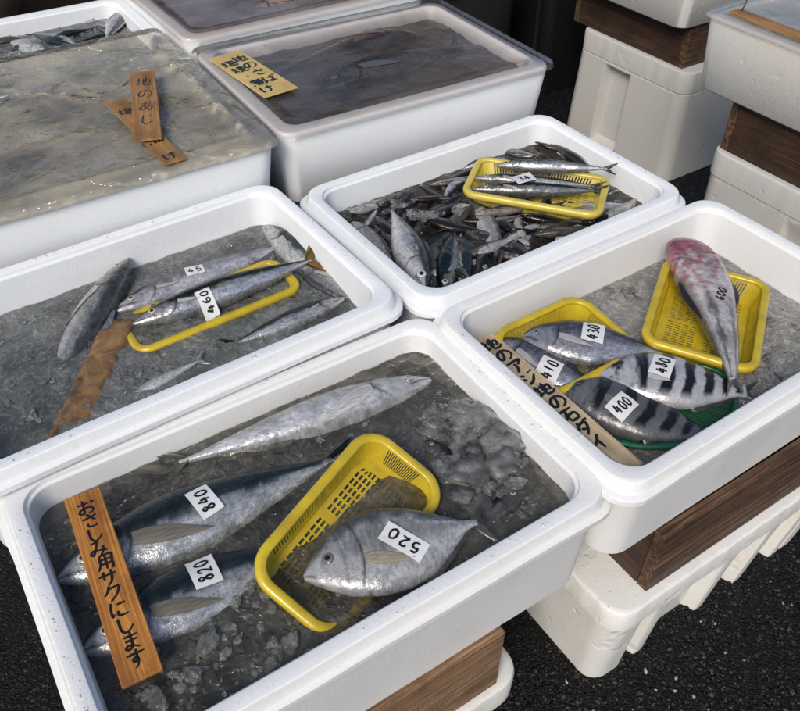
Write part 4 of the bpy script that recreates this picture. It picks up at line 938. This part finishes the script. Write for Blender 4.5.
def crumbs():
    mb = MB(); rnd = random.Random(4); ico = [(0, 0, 1), (.9, 0, .3), (.28, .85, .4), (-.72, .53, .4), (-.72, -.53, .3), (.28, -.85, .4), (.2, .1, -1)]; f = [(0, 1, 2), (0, 2, 3), (0, 3, 4), (0, 4, 5), (0, 5, 1), (6, 2, 1), (6, 3, 2), (6, 4, 3), (6, 5, 4), (6, 1, 5)]
    for k in 'ABCF':
        b = BX[k]; fr_ = box_frame(b['fr'], b['yaw'], b['L'], b['W'])
        for _ in range(170):
            o = rnd.choice([rnd.uniform(.003, .0125), rnd.uniform(.010, .0125)]); side = rnd.randrange(4); u = rnd.uniform(.03, b['L'] - .03); v = rnd.uniform(.03, b['W'] - .03)
            p = [(u, -o), (u, b['W'] + o), (-o, v), (b['L'] + o, v)][side]; c = fr_(p[0], p[1], b['z'] + .0004); s_ = rnd.uniform(.0005, .0008) + .0016 * rnd.random() ** 5
            mb.add([c + Vector(q) * s_ * rnd.uniform(.6, 1.3) for q in ico], f)
    tag(mb.build('ice_crumbs', M['crumb']), 'tiny ice crumbs and drops sprinkled on the rims of the open boxes', 'ice', kind='stuff')
M['crumb'] = simple('wet_ice_crumb', (.72, .73, .74), .12, 60, .4)
crumbs()

# ================================================================== covered boxes behind
def plain_box(name, label, x0, x1, y0, y1, z0, z1, yaw, mat, pivot, taper=.014, wall=.03, floor=.05, group=None, r=.03):
    """foam box with plain walls, no flange; x, y are outer sizes around a pivot"""
    root = empty(name, (pivot[0], pivot[1], z0), yaw); tag(root, label, 'foam box', group)
    L, W = x1 - x0, y1 - y0; cx, cy = (x0 + x1) / 2, (y0 + y1) / 2; H = z1 - z0
    mb = MB(); lo = []
    for off, z, rr in ((-taper - .004, 0, r), (-taper, .004, r), (-.001, H - .006, r), (-.003, H - .0015, r), (-.006, H, r - .003), (-wall + .004, H, r * .8), (-wall, H - .004, r * .7), (-wall - .006, floor, r * .6)):
        lo.append([(cx + x, cy + y, z) for x, y in rrect(L + 2 * off, W + 2 * off, rr, 6, 8)])
    mb.loops(lo, True, True); mb.build('box_shell', mat, root, auto=45)
    return root

def lid_sheet(name, label, x0, x1, y0, y1, z, yaw, pivot, mat, drop=.012, ridge=.022, sag=.006, wr=.0, r=.025, front=0.):
    """clear plastic lid: skirt, flat flange, raised bead, sagging panel"""
    root = empty(name, (pivot[0], pivot[1], z), yaw); tag(root, label, 'plastic cover')
    L, W = x1 - x0, y1 - y0; cx, cy = (x0 + x1) / 2, (y0 + y1) / 2; mb = MB(); lo = []
    for off, zz in ((.001, -drop), (0, -.002), (-.002, .0005), (-.004, .001), (-ridge + .006, .001), (-ridge + .003, .0028), (-ridge - .001, .003), (-ridge - .006, .0015), (-ridge - .012, -.003)):
        lo.append([(cx + x, cy + y, zz + wr * .25 * noise.noise(Vector((x * 18, y * 18, 1)))) for x, y in rrect(L + 2 * off, W + 2 * off, r, 6, 14)])
    mb.loops(lo)
    # inner panel
    n = len(lo[-1]); Li, Wi = L - 2 * (ridge + .012), W - 2 * (ridge + .012); base = lo[-1]; prev0 = len(mb.v) - n
    for k in range(1, 12):
        q = 1 - k / 11.5
        ring = [(cx + (x - cx) * q, cy + (y - cy) * q, -.003 - sag * (1 - q * q) + wr * noise.fractal(Vector((x * q * 11, y * q * 11, 4)), 1, 2, 3)) for x, y, _ in base]
        m0 = len(mb.v); mb.v += ring
        for j in range(n): mb.f.append((prev0 + j, prev0 + (j + 1) % n, m0 + (j + 1) % n, m0 + j))
        prev0 = m0
    mb.f.append(tuple(prev0 + j for j in range(n)))
    mb.build('clear_sheet', mat, root); return root

def fill(name, label, x0, x1, y0, y1, z, yaw, pivot, mat, amp=.01):
    mb = MB(); nu, nv = 60, 44; root_l = Matrix.Translation((pivot[0], pivot[1], z)) @ Matrix.Rotation(yaw, 4, 'Z')
    mb.v = [(x0 + (x1 - x0) * i / nu, y0 + (y1 - y0) * j / nv, amp * noise.fractal(Vector((x0 + (x1 - x0) * i / nu * 1., y0 + (y1 - y0) * j / nv, z)) * 22, 1, 2, 4)) for j in range(nv + 1) for i in range(nu + 1)]
    mb.f = [(j * (nu + 1) + i, j * (nu + 1) + i + 1, (j + 1) * (nu + 1) + i + 1, (j + 1) * (nu + 1) + i) for j in range(nv) for i in range(nu)]
    o = mb.build(name, mat); o.matrix_world = root_l; tag(o, label, 'slush', kind='stuff'); return o

# E, centre, clear lid
pe = (1.0986, 1.1156); ye = -.037
plain_box('foam_fish_box', 'clean white foam box under a clear lid, right behind the heap of small fish', -.580, -.004, .004, .420, .40, .545, ye, M['foam_clean'], pe, floor=.09, group='covered foam boxes', taper=.014)
lid_sheet('clear_lid', 'clear plastic lid on the box with the yellow sign', -.585, .001, -.002, .426, .551, ye, pe, M['film_e'], .010, .030, .004)
fill('slush', 'dark brown melt water under the clear lid', -.552, -.032, .034, .390, .522, ye, pe, M['bed_brown'], .006)
def loc2w(p, yaw, x, y, z): return Vector((p[0] + x * math.cos(yaw) - y * math.sin(yaw), p[1] + x * math.sin(yaw) + y * math.cos(yaw), z))
fish('fish', 'large dark fish lying under the clear lid with the yellow sign', loc2w(pe, ye, -.42, .17, .528), loc2w(pe, ye, -.06, .22, .524), 'jack', col_dark, 1, 'fish_dull', fat=1.2)
fish('fish', 'brownish fish lying far back under the clear lid', loc2w(pe, ye, -.12, .32, .525), loc2w(pe, ye, -.46, .30, .523), 'jack', lambda s, v: col_jack(s, v, (.06, .03, .025), (.14, .08, .06), (.3, .22, .2)), 1, 'fish_dull')
zl = .5525
board_sign('price_board', 'yellow sign with two columns of black writing on the clear lid', px(208, 58.5, zl + .004), px(240, 50, zl + .004), px(298, 87, zl + .003), M['sign_yellow'], ['地のさば', '塩焼・煮け'], thick=.003, ch=[.031, .031], width=.0046, margin=.012, pitch=[.037, .034], colx=(.21, -.23), starts=[.018, .03])

# D, left, fogged sheet
pd = (.501, 1.108); yd = -.019
plain_box('foam_fish_box', 'clean white foam box under the fogged plastic sheet and brown signs', -.64, -.002, .005, .43, .41, .550, yd, M['foam_clean'], pd, floor=.03, group='covered foam boxes')
lid_sheet('plastic_sheet', 'fogged crinkled plastic sheet over the left rear box', -.68, .002, .000, .575, .560, yd, pd, M['film_d'], .010, .035, .008, wr=.004, r=.02)
fill('slush', 'pale slush and horse mackerel mush under the fogged sheet, golden glints in its colour', -.605, -.034, .038, .398, .532, yd, pd, M['bed_golden'], .012)
for i, (x0, y0, x1, y1) in enumerate([(-.10, .12, -.30, .14), (-.25, .22, -.05, .26), (-.45, .12, -.28, .20), (-.50, .28, -.32, .30)]):
    fish('fish', 'silver fish dimly seen under the fogged plastic sheet', loc2w(pd, yd, x0, y0, .536), loc2w(pd, yd, x1, y1, .534), 'jack', col_silver, 1, 'fish_dull', group='fish under the fogged plastic sheet')
zd = .5655
board_sign('price_board', 'brown sign slanting away beneath the other, its lower end on the box rim', px(106, 104, zd), px(125, 98, zd), px(187, 158, zd + .001), M['sign_brown'], '塩焼煮け', thick=.003, ch=.026, width=.0034, margin=.02, pitch=.062)
board_sign('price_board', 'upright looking brown sign with a fine column of black writing, on top of the other', px(130, 71, zd + .012), px(155, 70, zd + .012), px(162, 138, zd + .007), M['sign_brown'], '地のあじ', thick=.003, ch=.029, width=.0022, margin=.02, pitch=.048, sxy=(1, 1.25))

# G, rear centre, reddish contents
pg = (1.106, 1.556); yg = .004
plain_box('foam_fish_box', 'white foam box farthest back under a clear lid, with reddish fish', -.580, -.004, .004, .42, .42, .566, yg, M['foam_clean'], pg, floor=.08, group='covered foam boxes')
lid_sheet('clear_lid', 'clear plastic lid over the reddish fish at the back', -.585, .001, -.002, .426, .572, yg, pg, M['film_g'], .008, .026, .004)
M['bed_red'] = bed_material('reddish_slush', (.10, .03, .025), (.24, .09, .075), (.34, .18, .15))
fill('slush', 'reddish melt water under the rear lid', -.552, -.032, .034, .390, .544, yg, pg, M['bed_red'], .006)
for (x0, x1) in ((-.42, -.12), (-.10, -.40)):
    fish('fish', 'red fish lying under the clear lid at the back', loc2w(pg, yg, x0, .10 if x0 < -.3 else .24, .551), loc2w(pg, yg, x1, .14 if x0 < -.3 else .22, .549), 'jack', lambda s, v: col_jack(s, v, (.22, .05, .045), (.36, .14, .12), (.5, .34, .3)), 1, 'fish_dull', group='red fish under the rear lid', fat=1.3)

# H, far left rear, open
BX['H'] = dict(fr=(.505, 1.60), yaw=-.01, L=.56, W=.345, z=.540)
foam_box('foam_fish_box', 'white foam box at the far rear left, open, with dark fish on ice', BX['H']['fr'], -.01, .56, .345, .540, .13, M['foam_clean'], group='open foam boxes of fish on ice')
contents('H', .505, .490, M['water_b'], M['bed_grey'], .014, lab=('grey slush in the far left rear foam box', 'far left rear foam box'))
wh = .505
for i, (x0, y0, x1, y1) in enumerate([(10, 50, 60, 40), (45, 52, 5, 40), (75, 45, 30, 33), (110, 34, 70, 45), (95, 25, 125, 38), (55, 36, 95, 28), (20, 38, -20, 44), (122, 12, 105, 40), (85, 46, 50, 48)]):
    fish('fish', 'grey fish in the open box at the far rear left', px(x0, y0, wh + random.uniform(.0, .015)), px(x1, y1, wh + random.uniform(-.01, .01)), 'jack', [col_dark, col_silver, col_mack][i % 3], random.choice([1, -1]), 'fish_dull', tilt=random.uniform(-.2, .5), group='grey fish in the far rear left box', res=(70, 30), fat=1.2)
ice_lumps('crushed_ice', 'clear ice lumps in the far rear left box', [(px(60, 40, wh), .14, 40, .005, .016)], M['ice'], 12)

# ================================================================== what the boxes stand on
def ribbed_box(name, label, x0, x1, y0, y1, z1, mat, ribs_front=(), ribs_left=(), depth=.022, lip=.05, lid=False, broken=None, taper=.022):
    """tall closed foam box; walls recess between the ribs towards the ground"""
    L, W = x1 - x0, y1 - y0; root = empty(name, ((x0 + x1) / 2, (y0 + y1) / 2, G0)); z1 = z1 - G0; tag(root, label, 'foam box')
    mb = MB(); lo = []; pts0 = rrect(L, W, .035, 8, 120)
    def rec(x, y, u):      # u: 0 at the lip, 1 at the ground
        d = 0.
        if y < -W / 2 + .04 and ribs_front:
            d = 1.
            for (c, w) in ribs_front:
                q = (x + L / 2) - c; d = min(d, max(0., min(1., ((-q - w) / .010) if q < 0 else ((q - w) / .055))))
            d = min(d, max(0, min(1, (x + L / 2 - .060) / .03)), max(0, min(1, (L / 2 - x - .06) / .015)))
            d = sm(d)
        if x < -L / 2 + .02 and ribs_left:
            d = 0
            for (c, w) in ribs_left:
                q = abs((y + W / 2) - c); d = max(d, sm(max(0., min(1., (w - q) / .010))))
        return d * depth * sm(max(0, min(1, (u - .12) / .5))) if not ribs_left else d * depth * (1 if .28 < u < .98 else 0)
    zs_ = [0, .004] + [z1 * k / 14 for k in range(1, 12)] + [z1 - lip - .002]
    for z in zs_:
        u = 1 - z / z1; tp = taper * u + .0025; row = []
        for x, y in pts0:
            r_ = rec(x, y, u); xx, yy = x * (1 - 2 * tp / L), y * (1 - 2 * tp / W)
            if y < -W / 2 + .04 and ribs_front: yy += r_
            if ribs_left and x < -L / 2 + .02: xx += r_
            row.append((xx, yy, z + .0 + .0015 * noise.noise(Vector((x * 30, y * 30, z * 20)))))
        lo.append(row)
    for off, z in ((-.0045, z1 - lip), (-.0005, z1 - lip + .003), (.0, z1 - .008), (-.0015, z1 - .003), (-.004, z1 - .0008), (-.008, z1)):
        lo.append([(x * (1 + 2 * off / L) + .0012 * noise.noise(Vector((x * 40, y * 40, 1))), y * (1 + 2 * off / W) + .0012 * noise.noise(Vector((x * 40, y * 40, 2))), z) for x, y in pts0])
    mb.loops(lo, True, True); mb.build('box_body', mat, root, auto=30)
    return root
ribbed_box('foam_box', 'scuffed upturned white foam box with ribbed sides standing on the asphalt under the right box', .548, 1.10, .304, .66, .2025, M['foam_worn'], ribs_front=((.108, .007), (.262, .008), (.365, .008), (.47, .008)), lip=.045)
def plank_frame(label, x0, x1, y0, y1, z0, z1, mat, mat_y, th=.018, name='wooden_crate'):
    root = empty(name, ((x0 + x1) / 2, (y0 + y1) / 2, z0)); tag(root, label, 'crate'); L, W, H = x1 - x0, y1 - y0, z1 - z0
    def pl(a, b, c, d, m, e=0., f=H):
        mb = MB(); mb.box(a, b, c, d, e, f, .0018); mb.build('plank', m, root, auto=30)
    pl(-L / 2, L / 2, -W / 2, -W / 2 + th, mat); pl(-L / 2, L / 2, W / 2 - th, W / 2, mat)
    pl(-L / 2, -L / 2 + th, -W / 2 + th + .0005, W / 2 - th - .0005, mat_y); pl(L / 2 - th, L / 2, -W / 2 + th + .0005, W / 2 - th - .0005, mat_y)
    for k in range(3): pl(-L / 2 + th + .002, L / 2 - th - .002, -W / 2 + th + .004 + k * (W - .04) / 3, -W / 2 + th + (k + 1) * (W - .04) / 3, mat, .004, .016)
    return root
plank_frame('dark wet wooden crate between the right box and the upturned foam box', .612, 1.09, .319, .640, .2030, .3235, M['wood_dark'], M['wood_dark_y'])
plank_frame('light brown wooden crate under the front box', -.02, .380, .343, .66, .163, .2915, M['wood_light'], M['wood_dark_y'])
ribbed_box('foam_box', 'white foam box under the light brown crate at the bottom', -.045, .420, .333, .69, .1625, M['foam_worn'], lip=.05)
# supports out of sight under the other boxes
plank_frame('dark wooden crate supporting the left box of slushy fish', -.0, .42, .82, 1.08, .242, .3445, M['wood_dark'], M['wood_dark_y'])
ribbed_box('foam_box', 'white foam box standing under the left box of slushy fish', -.0, .45, .80, 1.10, .2415, M['foam_worn'])
plank_frame('dark wooden crate supporting the heap of small fish', .56, 1.0, .775, 1.03, .262, .3475, M['wood_dark'], M['wood_dark_y'])
ribbed_box('foam_box', 'white foam box standing under the heap of small fish', .535, 1.02, .755, 1.05, .2615, M['foam_worn'])
ribbed_box('foam_box', 'tall foam box behind, standing under the clear lidded box', .56, 1.04, 1.16, 1.50, .3995, M['foam_worn'])
ribbed_box('foam_box', 'tall foam box standing under the box with the fogged sheet', -.10, .46, 1.15, 1.52, .4095, M['foam_worn'])
ribbed_box('foam_box', 'tall foam box standing under the far rear left box', -.04, .49, 1.61, 1.92, .4095, M['foam_worn'])
ribbed_box('foam_box', 'tall foam box standing under the reddish rear box', .56, 1.04, 1.60, 1.92, .4195, M['foam_worn'])

# ================================================================== stacks at the right
ribbed_box('foam_box', 'grey white lidded foam box at the back right with a broken hand hole', 1.80, 2.35, 1.335, 1.75, .283, M['foam_shaded'], ribs_left=((.245, .052),), depth=.03, lip=.062, taper=-.012)
plank_frame('dark wooden crate on the back right foam box', 1.815, 2.25, 1.372, 1.80, .2835, .400, M['wood_dark'], M['wood_dark_y'])
plain_box('foam_box', 'pale foam box topmost at the back right', 0, .60, 0, .42, .4005, .56, 0, M['foam_shaded'], (1.745, 1.345), floor=.14)
ribbed_box('foam_box', 'grey lidded foam box low at the right edge with a dented side', 1.50, 2.0, .60, 1.01, .304, M['foam_shaded'], ribs_left=((.14, .045),), depth=.012, lip=.06, taper=.004)
plank_frame('dark brown wooden crate on the right hand grey foam box', 1.515, 1.98, .60, .995, .3045, .423, M['wood_dark'], M['wood_dark_y'])
plain_box('foam_box', 'beige foam box topmost at the right edge, wrapped in clear film', 0, .55, 0, .50, .4235, .578, 0, M['foam_shaded'], (1.478, .595), floor=.12, taper=.012)
lid_sheet('plastic_wrap', 'thin crinkled clear wrap over the topmost right box', -.004, .555, -.004, .505, .5805, 0, (1.478, .595), M['film_r'], .006, .02, .0, wr=.006)
board_sign('wooden_stick', 'narrow brown wooden slat lying on the wrapped right box', px(729, 11, .592), px(740, 8, .592), px(815, 36, .592), M['sign_brown'], '', thick=.006, cat='stick')
def wire():
    mb = MB(); a = px(741, 12, .59); mb.tube([a + Vector((0, 0, z * .05 )) + Vector((.035 * z, .02 * z * z, 0)) for z in (0, .25, .5, .75, 1., 1.3)], .0013, 6); tag(mb.build('wire', M['black']), 'thin black wire curving up from the slat on the right box', 'wire')
wire()
def black_crate(label, x0, x1, y0, y1, z0, z1):
    root = empty('plastic_crate', ((x0 + x1) / 2, (y0 + y1) / 2, z0)); tag(root, label, 'crate'); L, W, H = x1 - x0, y1 - y0, z1 - z0; mb = MB(); lo = []
    for off, z in ((-.02, 0), (-.015, .01), (0, H - .05), (.012, H - .048), (.012, H - .004), (.008, H), (-.004, H), (-.006, H - .004), (-.028, .02)):
        lo.append([(x, y, z) for x, y in rrect(L + 2 * off, W + 2 * off, .03, 6, 6)])
    mb.loops(lo, True, True); mb.build('crate_shell', M['black'], root, auto=40)
    mb = MB()
    for k in range(5): mb.box(-L / 2 - .012, -L / 2 + .004, -W / 2 + .05 + k * (W - .1) / 4 - .006, -W / 2 + .05 + k * (W - .1) / 4 + .006, .02, H - .05, .002)
    mb.build('rib', M['black'], root, auto=30)
black_crate('black plastic crate standing in the dark gap behind the covered boxes', 1.30, 1.72, 1.95, 2.5, G0, .42)
black_crate('tall black plastic bin in the shade at the back', 1.86, 2.5, 1.95, 2.6, G0, .62)

def reflection_backdrop():  # added backdrop, its height shaped for what the plastic covers reflect
    mb = MB(); nu, nv = 60, 40; x0, x1, y0, y1 = -1.6, 2.9, 2.7, 2.75
    mb.v = [(x0 + (x1 - x0) * i / nu, y0 + .05 * math.sin(i * .9) + .03 * math.sin(i * 2.3 + 1) + .02 * noise.noise(Vector((i * .3, j * .2, 0))), G0 + (.80 + .45 * sm(min(1., max(0., (x0 + (x1 - x0) * i / nu - 1.2) / .4)))) * j / nv) for j in range(nv + 1) for i in range(nu + 1)]
    mb.f = [(j * (nu + 1) + i, j * (nu + 1) + i + 1, (j + 1) * (nu + 1) + i + 1, (j + 1) * (nu + 1) + i) for j in range(nv) for i in range(nu)]
    tag(mb.build('backdrop', M['reflection_backdrop']), 'dark brown tarpaulin added behind the stall to shape the reflections in the lids', 'backdrop')
reflection_backdrop()

# ------------------------------------------------------------------ light
W = bpy.data.worlds.new('World'); S.world = W; W.use_nodes = True; wn = W.node_tree
bg = wn.nodes['Background']; sky = wn.nodes.new('ShaderNodeTexSky'); sky.sky_type = 'NISHITA'; sky.sun_disc = False
SUN_EL, SUN_AZ = 42, 232      # azimuth clockwise from +Y
sky.sun_elevation = R(SUN_EL); sky.sun_rotation = R(SUN_AZ); sky.altitude = 0; sky.air_density = 1.; sky.dust_density = 2.5; sky.ozone_density = 1.
wn.links.new(sky.outputs[0], bg.inputs[0]); bg.inputs[1].default_value = .10
sl = bpy.data.lights.new('sun', 'SUN'); sl.energy = 1.8; sl.angle = R(22); sl.color = (1, .93, .82)
so = bpy.data.objects.new('sun', sl); COL.objects.link(so)
dv = Vector((math.sin(R(SUN_AZ)) * math.cos(R(SUN_EL)), math.cos(R(SUN_AZ)) * math.cos(R(SUN_EL)), math.sin(R(SUN_EL))))
so.rotation_euler = dv.to_track_quat('Z', 'Y').to_euler(); so.location = dv * 5

S.view_settings.view_transform = 'Standard'; S.view_settings.look = 'None'; S.view_settings.gamma = 1; S.view_settings.exposure = .40; S.view_settings.use_curve_mapping = False
S.render.engine = 'CYCLES'; S.cycles.max_bounces = 10; S.cycles.transparent_max_bounces = 16; S.cycles.use_denoising = True
